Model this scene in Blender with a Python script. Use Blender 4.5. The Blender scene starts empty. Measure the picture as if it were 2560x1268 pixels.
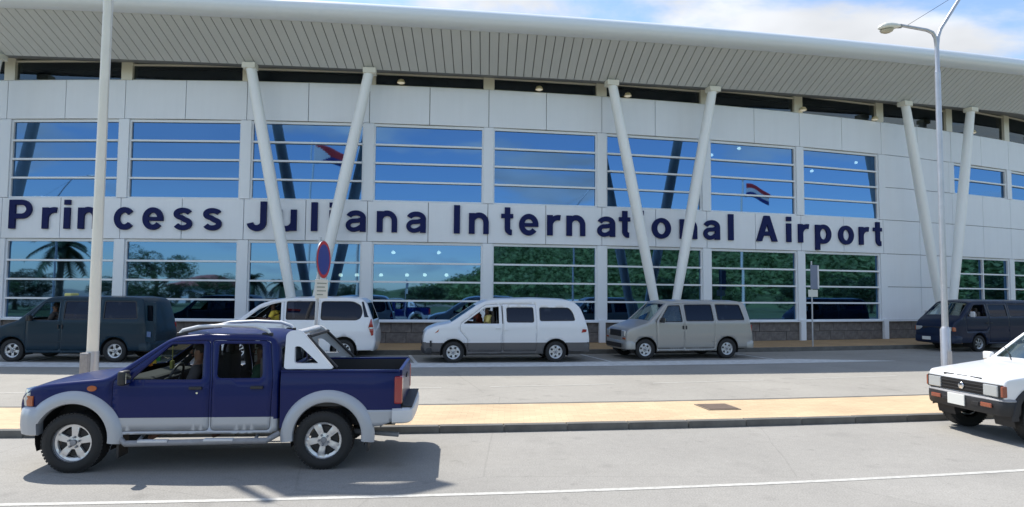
import bpy, bmesh, math, random
import numpy as np
from mathutils import Vector, Matrix
from mathutils.geometry import delaunay_2d_cdt

random.seed(7)
rng = np.random.default_rng(11)
scene = bpy.context.scene
COL = scene.collection
PI = math.pi

# ------------------------------------------------------------------ camera
CAM_F, CAM_PITCH, CAM_ROLL, CAM_H, CAM_CY = 1658.08, 0.05726, 0.00785, 2.1566, 637.24
cam_data = bpy.data.cameras.new('camera')
cam = bpy.data.objects.new('camera', cam_data)
COL.objects.link(cam)
cam_data.sensor_fit = 'HORIZONTAL'
cam_data.sensor_width = 36.0
cam_data.lens = 36.0 * CAM_F / 2560.0
cam_data.shift_y = (CAM_CY - 634.0) / 2560.0
cam_data.clip_start = 0.1
cam_data.clip_end = 6000
cam.matrix_world = (Matrix.Translation((0, 0, CAM_H)) @ Matrix.Rotation(PI / 2 + CAM_PITCH, 4, 'X')
                    @ Matrix.Rotation(CAM_ROLL, 4, 'Z'))
scene.camera = cam

# ------------------------------------------------------------------ sun and sky
SUN_DIR = Vector((-0.445, 0.445, 1.0)).normalized()
SUN_EL = math.asin(SUN_DIR.z)
SUN_ROT = math.atan2(SUN_DIR.x, SUN_DIR.y)
sun_data = bpy.data.lights.new('sun', 'SUN')
sun_data.energy = 3.9
sun_data.angle = math.radians(0.53)
sun_data.color = (1.0, 0.955, 0.88)
sun = bpy.data.objects.new('sun', sun_data)
COL.objects.link(sun)
sun.rotation_euler = SUN_DIR.to_track_quat('Z', 'Y').to_euler()
sun.location = (-30, 30, 60)

world = bpy.data.worlds.new('World')
scene.world = world
world.use_nodes = True


CLOUD_SEED = 14.7


def build_world():
    nt = world.node_tree
    nt.nodes.clear()
    N, L = nt.nodes.new, nt.links.new
    out = N('ShaderNodeOutputWorld')
    bg = N('ShaderNodeBackground')
    bg.inputs['Strength'].default_value = 0.14
    L(bg.outputs[0], out.inputs['Surface'])
    sky = N('ShaderNodeTexSky')
    sky.sky_type = 'NISHITA'
    sky.sun_disc = False
    sky.sun_elevation = SUN_EL
    sky.sun_rotation = SUN_ROT
    sky.altitude = 0
    sky.air_density = 1.0
    sky.dust_density = 0.35
    sky.ozone_density = 2.5
    tc = N('ShaderNodeTexCoord')
    sep = N('ShaderNodeSeparateXYZ')
    L(tc.outputs['Generated'], sep.inputs[0])

    def math_node(op, a, b=None, clamp=False):
        n = N('ShaderNodeMath')
        n.operation = op
        n.use_clamp = clamp
        for i, v in enumerate((a, b)):
            if v is None:
                continue
            if isinstance(v, (int, float)):
                n.inputs[i].default_value = v
            else:
                L(v, n.inputs[i])
        return n.outputs[0]
    zz = math_node('ADD', math_node('MAXIMUM', sep.outputs[2], 0.0), 0.16)
    px = math_node('DIVIDE', sep.outputs[0], zz)
    py = math_node('DIVIDE', sep.outputs[1], zz)
    comb = N('ShaderNodeCombineXYZ')
    L(px, comb.inputs[0])
    L(py, comb.inputs[1])
    comb.inputs[2].default_value = CLOUD_SEED

    def noise(scale, detail, rough, dist=0.0):
        n = N('ShaderNodeTexNoise')
        n.inputs['Scale'].default_value = scale
        n.inputs['Detail'].default_value = detail
        n.inputs['Roughness'].default_value = rough
        n.inputs['Distortion'].default_value = dist
        L(comb.outputs[0], n.inputs['Vector'])
        return n.outputs[0]

    def ramp(sock, p0, p1, c0=0.0, c1=1.0):
        r = N('ShaderNodeMapRange')
        r.interpolation_type = 'SMOOTHSTEP'
        r.inputs[1].default_value = p0
        r.inputs[2].default_value = p1
        r.inputs[3].default_value = c0
        r.inputs[4].default_value = c1
        L(sock, r.inputs[0])
        return r.outputs[0]
    big = noise(1.05, 7, 0.56, 0.25)
    veil = noise(0.45, 3, 0.5)
    mask = ramp(big, 0.525, 0.65)
    soft = math_node('MULTIPLY', ramp(veil, 0.44, 0.70), 0.26)
    m = math_node('MAXIMUM', mask, soft)
    m = math_node('MULTIPLY', m, ramp(sep.outputs[2], -0.02, 0.10), clamp=True)
    shade = ramp(noise(1.6, 4, 0.5), 0.35, 0.7, 3.5, 5.2)
    cc = N('ShaderNodeCombineColor')
    L(math_node('MULTIPLY', shade, 0.97), cc.inputs[0])
    L(shade, cc.inputs[1])
    L(math_node('MULTIPLY', shade, 1.05), cc.inputs[2])
    mix = N('ShaderNodeMix')
    mix.data_type = 'RGBA'
    L(m, mix.inputs[0])
    L(sky.outputs[0], mix.inputs[6])
    L(cc.outputs[0], mix.inputs[7])
    L(mix.outputs[2], bg.inputs['Color'])


build_world()
scene.render.engine = 'CYCLES'
scene.view_settings.view_transform = 'Standard'
scene.view_settings.look = 'None'
scene.view_settings.exposure = 0.68
scene.view_settings.gamma = 1.0
scene.view_settings.use_curve_mapping = False
scene.cycles.max_bounces = 8
scene.cycles.transparent_max_bounces = 12
scene.cycles.caustics_reflective = False
scene.cycles.caustics_refractive = False


# ------------------------------------------------------------------ materials
def mat(name, col, rough=0.6, metal=0.0, var=0.0, vscale=8.0, bump=0.0, bscale=60.0, coat=0.0, spec=0.5,
        dirt=None, emit=None, vdetail=4.0):
    m = bpy.data.materials.new(name)
    m.use_nodes = True
    nt = m.node_tree
    b = nt.nodes['Principled BSDF']
    b.inputs['Base Color'].default_value = (*col, 1)
    b.inputs['Roughness'].default_value = rough
    b.inputs['Metallic'].default_value = metal
    b.inputs['Specular IOR Level'].default_value = spec
    if coat:
        b.inputs['Coat Weight'].default_value = coat
        b.inputs['Coat Roughness'].default_value = 0.06
    if emit:
        b.inputs['Emission Color'].default_value = (*emit[0], 1)
        b.inputs['Emission Strength'].default_value = emit[1]
    tc = nt.nodes.new('ShaderNodeTexCoord')
    if var or dirt:
        n = nt.nodes.new('ShaderNodeTexNoise')
        n.inputs['Scale'].default_value = vscale
        n.inputs['Detail'].default_value = vdetail
        n.inputs['Roughness'].default_value = 0.6
        nt.links.new(tc.outputs['Object'], n.inputs['Vector'])
        mr = nt.nodes.new('ShaderNodeMapRange')
        mr.inputs[1].default_value = 0.3
        mr.inputs[2].default_value = 0.7
        nt.links.new(n.outputs[0], mr.inputs[0])
        mx = nt.nodes.new('ShaderNodeMix')
        mx.data_type = 'RGBA'
        nt.links.new(mr.outputs[0], mx.inputs[0])
        lo = dirt if dirt else tuple(c * (1 - var) for c in col)
        hi = col if dirt else tuple(min(1, c * (1 + var)) for c in col)
        mx.inputs[6].default_value = (*lo, 1)
        mx.inputs[7].default_value = (*hi, 1)
        nt.links.new(mx.outputs[2], b.inputs['Base Color'])
    if bump:
        n2 = nt.nodes.new('ShaderNodeTexNoise')
        n2.inputs['Scale'].default_value = bscale
        n2.inputs['Detail'].default_value = 3
        nt.links.new(tc.outputs['Object'], n2.inputs['Vector'])
        bp = nt.nodes.new('ShaderNodeBump')
        bp.inputs['Strength'].default_value = bump
        bp.inputs['Distance'].default_value = 0.02
        nt.links.new(n2.outputs[0], bp.inputs['Height'])
        nt.links.new(bp.outputs[0], b.inputs['Normal'])
    return m


def glass_mat(name, trans, gloss, fac, rough=0.0, wave=0.0):
    """tinted pane: part lets tinted light through, part mirrors"""
    m = bpy.data.materials.new(name)
    m.use_nodes = True
    nt = m.node_tree
    nt.nodes.clear()
    out = nt.nodes.new('ShaderNodeOutputMaterial')
    mix = nt.nodes.new('ShaderNodeMixShader')
    mix.inputs[0].default_value = fac
    t = nt.nodes.new('ShaderNodeBsdfTransparent')
    t.inputs[0].default_value = (*trans, 1)
    g = nt.nodes.new('ShaderNodeBsdfGlossy')
    g.inputs['Color'].default_value = (*gloss, 1)
    g.inputs['Roughness'].default_value = rough
    nt.links.new(t.outputs[0], mix.inputs[1])
    nt.links.new(g.outputs[0], mix.inputs[2])
    nt.links.new(mix.outputs[0], out.inputs[0])
    if wave:
        tc = nt.nodes.new('ShaderNodeTexCoord')
        n = nt.nodes.new('ShaderNodeTexNoise')
        n.inputs['Scale'].default_value = 0.9
        n.inputs['Detail'].default_value = 1
        nt.links.new(tc.outputs['Object'], n.inputs['Vector'])
        bp = nt.nodes.new('ShaderNodeBump')
        bp.inputs['Strength'].default_value = wave
        bp.inputs['Distance'].default_value = 0.05
        nt.links.new(n.outputs[0], bp.inputs['Height'])
        nt.links.new(bp.outputs[0], g.inputs['Normal'])
    return m


def road_mat(name, base, seed=0.0, joints=False):
    m = bpy.data.materials.new(name)
    m.use_nodes = True
    nt = m.node_tree
    N, L = nt.nodes.new, nt.links.new
    b = nt.nodes['Principled BSDF']
    b.inputs['Roughness'].default_value = 0.85
    b.inputs['Specular IOR Level'].default_value = 0.25
    tc = N('ShaderNodeTexCoord')

    def noise(sc, det=4, rough=0.6):
        n = N('ShaderNodeTexNoise')
        n.noise_dimensions = '4D'
        n.inputs['W'].default_value = seed
        n.inputs['Scale'].default_value = sc
        n.inputs['Detail'].default_value = det
        n.inputs['Roughness'].default_value = rough
        L(tc.outputs['Object'], n.inputs['Vector'])
        return n.outputs[0]

    def rng_(s, a, bb, c, d):
        r = N('ShaderNodeMapRange')
        for i, v in enumerate((a, bb, c, d)):
            r.inputs[i + 1].default_value = v
        L(s, r.inputs[0])
        return r.outputs[0]

    def mul(a, c):
        n = N('ShaderNodeMath')
        n.operation = 'MULTIPLY'
        L(a, n.inputs[0])
        L(c, n.inputs[1])
        return n.outputs[0]
    v = mul(rng_(noise(0.35, 5), 0.3, 0.7, 0.88, 1.10), rng_(noise(55, 3), 0.25, 0.75, 0.72, 1.26))
    v = mul(v, rng_(noise(2.3, 6, 0.7), 0.58, 0.72, 1.0, 0.76))
    v = mul(v, rng_(noise(9, 3), 0.3, 0.7, 0.95, 1.05))
    v = mul(v, rng_(noise(0.9, 2), 0.60, 0.75, 1.0, 0.88))
    vor = N('ShaderNodeTexVoronoi')
    vor.feature = 'DISTANCE_TO_EDGE'
    vor.inputs['Scale'].default_value = 0.23
    wob = N('ShaderNodeMixRGB')
    wob.inputs[0].default_value = 0.06
    nv = N('ShaderNodeTexNoise')
    nv.inputs['Scale'].default_value = 1.3
    nv.inputs['Detail'].default_value = 6
    L(tc.outputs['Object'], nv.inputs['Vector'])
    L(tc.outputs['Object'], wob.inputs[1])
    L(nv.outputs['Color'], wob.inputs[2])
    L(wob.outputs[0], vor.inputs['Vector'])
    v = mul(v, rng_(vor.outputs['Distance'], 0.0, 0.0035, 0.87, 1.0))
    spot = N('ShaderNodeTexVoronoi')
    spot.inputs['Scale'].default_value = 1.1
    L(tc.outputs['Object'], spot.inputs['Vector'])
    v = mul(v, rng_(spot.outputs['Distance'], 0.03, 0.16, 0.86, 1.0))
    mx = N('ShaderNodeMix')
    mx.data_type = 'RGBA'
    mx.blend_type = 'MULTIPLY'
    mx.inputs[0].default_value = 1.0
    mx.inputs[6].default_value = (*base, 1)
    cc = N('ShaderNodeCombineColor')
    for i in range(3):
        L(v, cc.inputs[i])
    L(cc.outputs[0], mx.inputs[7])
    L(mx.outputs[2], b.inputs['Base Color'])
    bp = N('ShaderNodeBump')
    bp.inputs['Strength'].default_value = 0.35
    bp.inputs['Distance'].default_value = 0.006
    L(noise(110, 2), bp.inputs['Height'])
    L(bp.outputs[0], b.inputs['Normal'])
    return m


def paver_mat(name, base, groove):
    m = bpy.data.materials.new(name)
    m.use_nodes = True
    nt = m.node_tree
    N, L = nt.nodes.new, nt.links.new
    b = nt.nodes['Principled BSDF']
    b.inputs['Roughness'].default_value = 0.85
    tc = N('ShaderNodeTexCoord')
    br = N('ShaderNodeTexBrick')
    br.inputs['Scale'].default_value = 1.0
    br.inputs['Brick Width'].default_value = 0.21
    br.inputs['Row Height'].default_value = 0.105
    br.inputs['Mortar Size'].default_value = 0.004
    br.inputs['Bias'].default_value = 0.0
    br.inputs['Color1'].default_value = (*[c * 0.93 for c in base], 1)
    br.inputs['Color2'].default_value = (*[min(1, c * 1.06) for c in base], 1)
    br.inputs['Mortar'].default_value = (*groove, 1)
    L(tc.outputs['Object'], br.inputs['Vector'])
    n = N('ShaderNodeTexNoise')
    n.inputs['Scale'].default_value = 0.7
    n.inputs['Detail'].default_value = 5
    L(tc.outputs['Object'], n.inputs['Vector'])
    mr = N('ShaderNodeMapRange')
    mr.inputs[1].default_value = 0.3
    mr.inputs[2].default_value = 0.7
    mr.inputs[3].default_value = 0.86
    mr.inputs[4].default_value = 1.08
    L(n.outputs[0], mr.inputs[0])
    cc = N('ShaderNodeCombineColor')
    for i in range(3):
        L(mr.outputs[0], cc.inputs[i])
    mx = N('ShaderNodeMix')
    mx.data_type = 'RGBA'
    mx.blend_type = 'MULTIPLY'
    mx.inputs[0].default_value = 1.0
    L(br.outputs[0], mx.inputs[6])
    L(cc.outputs[0], mx.inputs[7])
    L(mx.outputs[2], b.inputs['Base Color'])
    bp = N('ShaderNodeBump')
    bp.inputs['Strength'].default_value = 0.5
    bp.inputs['Distance'].default_value = 0.004
    bp.invert = True
    L(br.outputs['Fac'], bp.inputs['Height'])
    L(bp.outputs[0], b.inputs['Normal'])
    return m


M = dict(
    asphalt=road_mat('light_asphalt', (0.300, 0.288, 0.264), 0.0),
    asphalt2=road_mat('road_asphalt', (0.315, 0.300, 0.270), 3.0),
    paint=mat('road_paint', (0.56, 0.55, 0.51), 0.7, dirt=(0.38, 0.37, 0.34), vscale=14),
    paint_faint=mat('faded_road_paint', (0.46, 0.445, 0.41), 0.75, dirt=(0.37, 0.355, 0.325), vscale=9),
    paint_worn=mat('worn_road_paint', (0.74, 0.74, 0.72), 0.75, dirt=(0.50, 0.50, 0.48), vscale=5),
    paver=paver_mat('yellow_pavers', (0.56, 0.42, 0.262), (0.42, 0.32, 0.21)),
    paver2=paver_mat('tan_pavers', (0.44, 0.29, 0.15), (0.28, 0.2, 0.11)),
    kerb=mat('kerb_concrete', (0.125, 0.122, 0.112), 0.85, var=0.25, vscale=3, bump=0.2),
    earth=mat('ground_soil', (0.22, 0.20, 0.15), 0.95, var=0.3, vscale=0.2),
    grass=mat('dry_grass', (0.075, 0.105, 0.035), 0.95, var=0.35, vscale=0.5),
    panel=mat('white_cladding', (0.83, 0.855, 0.885), 0.38, var=0.02, vscale=0.7),
    backing=mat('joint_backing', (0.10, 0.10, 0.10), 0.8),
    frame=mat('white_aluminium', (0.82, 0.85, 0.88), 0.35),
    cream=mat('cream_paint', (0.74, 0.71, 0.60), 0.5),
    soffit=mat('soffit_boards', (0.56, 0.575, 0.57), 0.5, var=0.03, vscale=0.6),
    soffit_gap=mat('soffit_gap', (0.23, 0.235, 0.235), 0.8),
    fascia=mat('fascia_metal', (0.74, 0.79, 0.83), 0.28, coat=0.2),
    column=mat('column_paint', (0.87, 0.88, 0.855), 0.4, var=0.02, vscale=1.0),
    stone=mat('stone_cladding', (0.165, 0.150, 0.140), 0.8, var=0.35, vscale=5, bump=0.7, bscale=14),
    letter=mat('navy_letter', (0.008, 0.014, 0.085), 0.5, spec=0.15),
    glass=glass_mat('reflective_glazing', (0.16, 0.25, 0.25), (0.125, 0.265, 0.49), 0.74, 0.022, 0.03),
    clere=glass_mat('clerestory_glass', (0.22, 0.24, 0.24), (0.25, 0.30, 0.33), 0.35),
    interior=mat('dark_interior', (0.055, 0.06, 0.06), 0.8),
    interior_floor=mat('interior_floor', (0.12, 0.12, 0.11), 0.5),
    lampglow=mat('lamp_glow', (0.9, 0.88, 0.8), 0.5, emit=((1.0, 0.80, 0.45), 0.12)),
    lampcup=mat('lamp_cup', (0.62, 0.52, 0.30), 0.4),
    galv=mat('galvanised_steel', (0.50, 0.51, 0.54), 0.38, 0.6, var=0.08, vscale=4),
    polewhite=mat('pole_white', (0.80, 0.77, 0.68), 0.4, var=0.04, vscale=2),
    greybox=mat('grey_steel_box', (0.27, 0.27, 0.28), 0.5, var=0.15, vscale=12),
    lumin=mat('luminaire_shell', (0.74, 0.73, 0.66), 0.4),
    diffuser=mat('lamp_diffuser', (0.46, 0.43, 0.34), 0.3),
    red=mat('sign_red', (0.46, 0.02, 0.025), 0.4),
    blue=mat('sign_blue', (0.02, 0.04, 0.25), 0.4),
    signback=mat('sign_back', (0.18, 0.21, 0.29), 0.45),
    signwhite=mat('sign_white', (0.68, 0.68, 0.62), 0.5),
    signink=mat('sign_ink', (0.22, 0.26, 0.22), 0.6),
    rubber=mat('tyre_rubber', (0.018, 0.018, 0.018), 0.75, bump=0.25, bscale=90),
    alloy=mat('alloy_rim', (0.62, 0.63, 0.65), 0.3, 0.75),
    darkmetal=mat('dark_metal', (0.03, 0.03, 0.032), 0.55, 0.3),
    black=mat('black_plastic', (0.018, 0.018, 0.02), 0.5),
    trim=mat('dark_trim', (0.035, 0.033, 0.032), 0.85),
    seat=mat('seat_fabric', (0.07, 0.065, 0.062), 0.9),
    chrome=mat('chrome', (0.75, 0.76, 0.78), 0.12, 1.0),
    lightgrey=mat('light_grey_plastic', (0.62, 0.63, 0.64), 0.4),
    lens=mat('lamp_lens', (0.50, 0.52, 0.52), 0.10, 0.3, coat=1.0),
    orange=mat('orange_lens', (0.40, 0.095, 0.028), 0.2, coat=0.8),
    amberdark=mat('dull_amber_lens', (0.27, 0.070, 0.035), 0.25, coat=0.6),
    redlens=mat('red_lens', (0.30, 0.010, 0.014), 0.15, coat=1.0),
    clearglass=glass_mat('clear_car_glass', (0.78, 0.84, 0.82), (0.75, 0.85, 0.9), 0.10),
    tint=glass_mat('tinted_car_glass', (0.035, 0.035, 0.045), (0.6, 0.65, 0.8), 0.06),
    shield=glass_mat('windscreen_glass', (0.55, 0.64, 0.62), (0.65, 0.8, 0.82), 0.28),
    plate=mat('plate_white', (0.72, 0.72, 0.68), 0.5),
    navy=mat('paint_navy_blue', (0.003, 0.0105, 0.088), 0.33, 0.0, coat=0.16, spec=0.22),
    silver=mat('paint_silver', (0.42, 0.44, 0.47), 0.42, 0.3, coat=0.15),
    white=mat('paint_white', (0.76, 0.77, 0.78), 0.28, coat=0.7),
    greylow=mat('paint_grey', (0.105, 0.100, 0.098), 0.45, 0.1, coat=0.1),
    beige=mat('paint_pewter_beige', (0.36, 0.352, 0.33), 0.34, 0.35, coat=0.5),
    teal=mat('paint_dark_teal', (0.006, 0.026, 0.044), 0.34, 0.0, coat=0.18, spec=0.22),
    slate=mat('paint_dark_slate', (0.007, 0.015, 0.040), 0.34, 0.0, coat=0.18, spec=0.22),
    paper=mat('white_paper', (0.75, 0.75, 0.73), 0.7),
    bark=mat('bark', (0.12, 0.095, 0.065), 0.9, var=0.3, vscale=6),
    leaf=mat('leaf_green', (0.065, 0.115, 0.030), 0.6, var=0.5, vscale=0.9),
    leafhill=mat('leaf_hill', (0.105, 0.165, 0.045), 0.7, var=0.45, vscale=0.25),
    leaf2=mat('leaf_dark', (0.026, 0.055, 0.016), 0.6, var=0.5, vscale=0.9),
    hill=mat('hill_green', (0.075, 0.115, 0.035), 0.95, var=0.45, vscale=0.05),
    roofred=mat('red_roof', (0.33, 0.10, 0.07), 0.7),
    housewall=mat('house_wall', (0.60, 0.58, 0.52), 0.8),
    flagwhite=mat('flag_white', (0.60, 0.60, 0.60), 0.8),
)

def streaks(m, amt):
    nt = m.node_tree
    b = nt.nodes['Principled BSDF']
    src = b.inputs['Base Color'].links[0].from_socket
    g = nt.nodes.new('ShaderNodeNewGeometry')
    mp = nt.nodes.new('ShaderNodeMapping')
    mp.inputs['Scale'].default_value = (3.0, 3.0, 0.22)
    n = nt.nodes.new('ShaderNodeTexNoise')
    n.inputs['Scale'].default_value = 1.0
    n.inputs['Detail'].default_value = 6
    n.inputs['Roughness'].default_value = 0.65
    r = nt.nodes.new('ShaderNodeMapRange')
    for i, v in enumerate((0.42, 0.72, 1.0, 1.0 - amt)):
        r.inputs[i + 1].default_value = v
    mx = nt.nodes.new('ShaderNodeMix')
    mx.data_type = 'RGBA'
    mx.blend_type = 'MULTIPLY'
    mx.inputs[0].default_value = 1.0
    cc = nt.nodes.new('ShaderNodeCombineColor')
    L = nt.links.new
    L(g.outputs['Position'], mp.inputs['Vector'])
    L(mp.outputs[0], n.inputs['Vector'])
    L(n.outputs[0], r.inputs[0])
    for i in range(3):
        L(r.outputs[0], cc.inputs[i])
    L(src, mx.inputs[6])
    L(cc.outputs[0], mx.inputs[7])
    L(mx.outputs[2], b.inputs['Base Color'])


streaks(M['panel'], 0.035)
streaks(M['column'], 0.05)
ONE = {}


# ------------------------------------------------------------------ mesh helpers
def link(o, parent=None):
    COL.objects.link(o)
    if parent is not None:
        o.parent = parent
    return o


def make(name, verts, faces, mats, parent=None, midx=None, smooth=False, loc=None, rotz=0.0, weld=0.0, sharp=None):
    me = bpy.data.meshes.new(name)
    me.from_pydata([tuple(map(float, v)) for v in verts], [], faces)
    if not isinstance(mats, (list, tuple)):
        mats = [mats]
    for m in mats:
        me.materials.append(m)
    if midx is not None:
        me.polygons.foreach_set('material_index', np.array(midx, dtype=np.int32))
    if weld:
        bm = bmesh.new()
        bm.from_mesh(me)
        bmesh.ops.remove_doubles(bm, verts=bm.verts, dist=weld)
        bm.to_mesh(me)
        bm.free()
    if smooth:
        me.polygons.foreach_set('use_smooth', [True] * len(me.polygons))
        if sharp:
            me.set_sharp_from_angle(angle=math.radians(sharp))
    me.update()
    o = bpy.data.objects.new(name, me)
    if loc is not None:
        o.location = loc
    o.rotation_euler[2] = rotz
    return link(o, parent)


class MB:
    def __init__(s):
        s.v, s.f, s.m = [], [], []

    def add(s, vs, fs, m=0):
        k = len(s.v)
        s.v += [tuple(v) for v in vs]
        s.f += [tuple(i + k for i in f) for f in fs]
        s.m += [m] * len(fs)
        return s

    def box(s, c, d, m=0, rz=0.0, taper=1.0):
        x, y, z = d[0] / 2, d[1] / 2, d[2] / 2
        vs = []
        for sz in (-1, 1):
            t = taper if sz > 0 else 1.0
            for sx, sy in ((-1, -1), (1, -1), (1, 1), (-1, 1)):
                a, b = sx * x * t, sy * y * t
                vs.append((c[0] + a * math.cos(rz) - b * math.sin(rz), c[1] + a * math.sin(rz) + b * math.cos(rz), c[2] + sz * z))
        return s.add(vs, [(3, 2, 1, 0), (4, 5, 6, 7), (0, 1, 5, 4), (1, 2, 6, 5), (2, 3, 7, 6), (3, 0, 4, 7)], m)

    def tube(s, pts, rad, n=10, m=0, cap=True, flat=1.0):
        pts = [Vector(p) for p in pts]
        if not isinstance(rad, (list, tuple)):
            rad = [rad] * len(pts)
        vs, fs = [], []
        up = None
        for i, p in enumerate(pts):
            t = (pts[min(i + 1, len(pts) - 1)] - pts[max(i - 1, 0)]).normalized()
            if up is None:
                up = Vector((0, 0, 1)) if abs(t.z) < 0.9 else Vector((1, 0, 0))
            a = t.cross(up).normalized()
            b = a.cross(t).normalized()
            up = b
            for k in range(n):
                w = 2 * PI * k / n
                vs.append(p + a * (math.cos(w) * rad[i]) + b * (math.sin(w) * rad[i] * flat))
        for i in range(len(pts) - 1):
            for k in range(n):
                k2 = (k + 1) % n
                fs.append((i * n + k, i * n + k2, (i + 1) * n + k2, (i + 1) * n + k))
        if cap:
            fs.append(tuple(range(n - 1, -1, -1)))
            fs.append(tuple((len(pts) - 1) * n + k for k in range(n)))
        return s.add(vs, fs, m)

    def lathe(s, prof, n=24, m=0, axis='y', c=(0, 0, 0), a0=0.0, a1=2 * PI):
        """prof: list of (r, h) revolved about axis through c"""
        full = abs(a1 - a0 - 2 * PI) < 1e-6
        cols = n if full else n + 1
        vs, fs = [], []
        for r, hh in prof:
            for k in range(cols):
                w = a0 + (a1 - a0) * k / n
                p, q = r * math.cos(w), r * math.sin(w)
                vs.append((c[0] + p, c[1] + hh, c[2] + q) if axis == 'y' else
                          (c[0] + p, c[1] + q, c[2] + hh) if axis == 'z' else (c[0] + hh, c[1] + p, c[2] + q))
        for i in range(len(prof) - 1):
            for k in range(n):
                k2 = (k + 1) % cols
                fs.append((i * cols + k, i * cols + k2, (i + 1) * cols + k2, (i + 1) * cols + k))
        return s.add(vs, fs, m)

    def prism(s, poly, y0, y1, m=0):
        """poly in (x, z), extruded along y"""
        n = len(poly)
        vs = [(x, y0, z) for x, z in poly] + [(x, y1, z) for x, z in poly]
        fs = [tuple(range(n)), tuple(range(2 * n - 1, n - 1, -1))]
        fs += [(i, i + n, (i + 1) % n + n, (i + 1) % n) for i in range(n)]
        return s.add(vs, fs, m)

    def build(s, name, mats, parent=None, smooth=False, sharp=35, loc=None, rotz=0.0, weld=0.0, bevel=0.0):
        o = make(name, s.v, s.f, mats, parent, s.m, smooth, loc, rotz, weld, sharp if smooth else None)
        if bevel:
            b = o.modifiers.new('bevel', 'BEVEL')
            b.width = bevel
            b.segments = 2
            b.limit_method = 'ANGLE'
        return o


def empty(name, loc=(0, 0, 0), rotz=0.0):
    o = bpy.data.objects.new(name, None)
    o.location = loc
    o.rotation_euler[2] = rotz
    o.empty_display_size = 0.3
    return link(o)


def tag(o, label=None, cat=None, group=None, kind=None):
    if label:
        o['label'] = label
    if cat:
        o['category'] = cat
    if group:
        o['group'] = group
    if kind:
        o['kind'] = kind
    return o


def inst(src, name, parent, loc, rotz=0.0):
    o = src.copy()
    o.name = name
    COL.objects.link(o)
    o.parent = parent
    o.location = loc
    o.rotation_euler = (0, 0, rotz)
    return o


def copy_tree(o, parent=None):
    c = o.copy()
    COL.objects.link(c)
    c.parent = parent
    for ch in list(o.children):
        copy_tree(ch, c)
    return c


# ------------------------------------------------------------------ curved layout: everything follows one arc
CX, CY, R = -14.05145, 119.09039, 93.41519
TH0, DT = -0.063398, 0.0254607


def pol(th, off, z=0.0):
    r = R - off
    return Vector((CX + r * math.sin(th), CY - r * math.cos(th), z))


def J(j):
    return TH0 + DT * j


def ring(name, off0, off1, z, m, th0=-1.15, th1=1.25, n=240, skirt=None, offs=None):
    vs, fs = [], []
    for i in range(n + 1):
        th = th0 + (th1 - th0) * i / n
        o0, o1 = (off0, off1) if offs is None else offs(th)
        row = [pol(th, o0, z), pol(th, o1, z)]
        if skirt is not None:
            row = [pol(th, o0, skirt)] + row + [pol(th, o1, skirt)]
        vs += row
    k = 4 if skirt is not None else 2
    for i in range(n):
        for c in range(k - 1):
            fs.append((i * k + c, (i + 1) * k + c, (i + 1) * k + c + 1, i * k + c + 1))
    o = make(name, vs, fs, m)
    return o


def struct(o, label=None):
    o['kind'] = 'structure'
    if label:
        o['label'] = label
    return o


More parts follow.
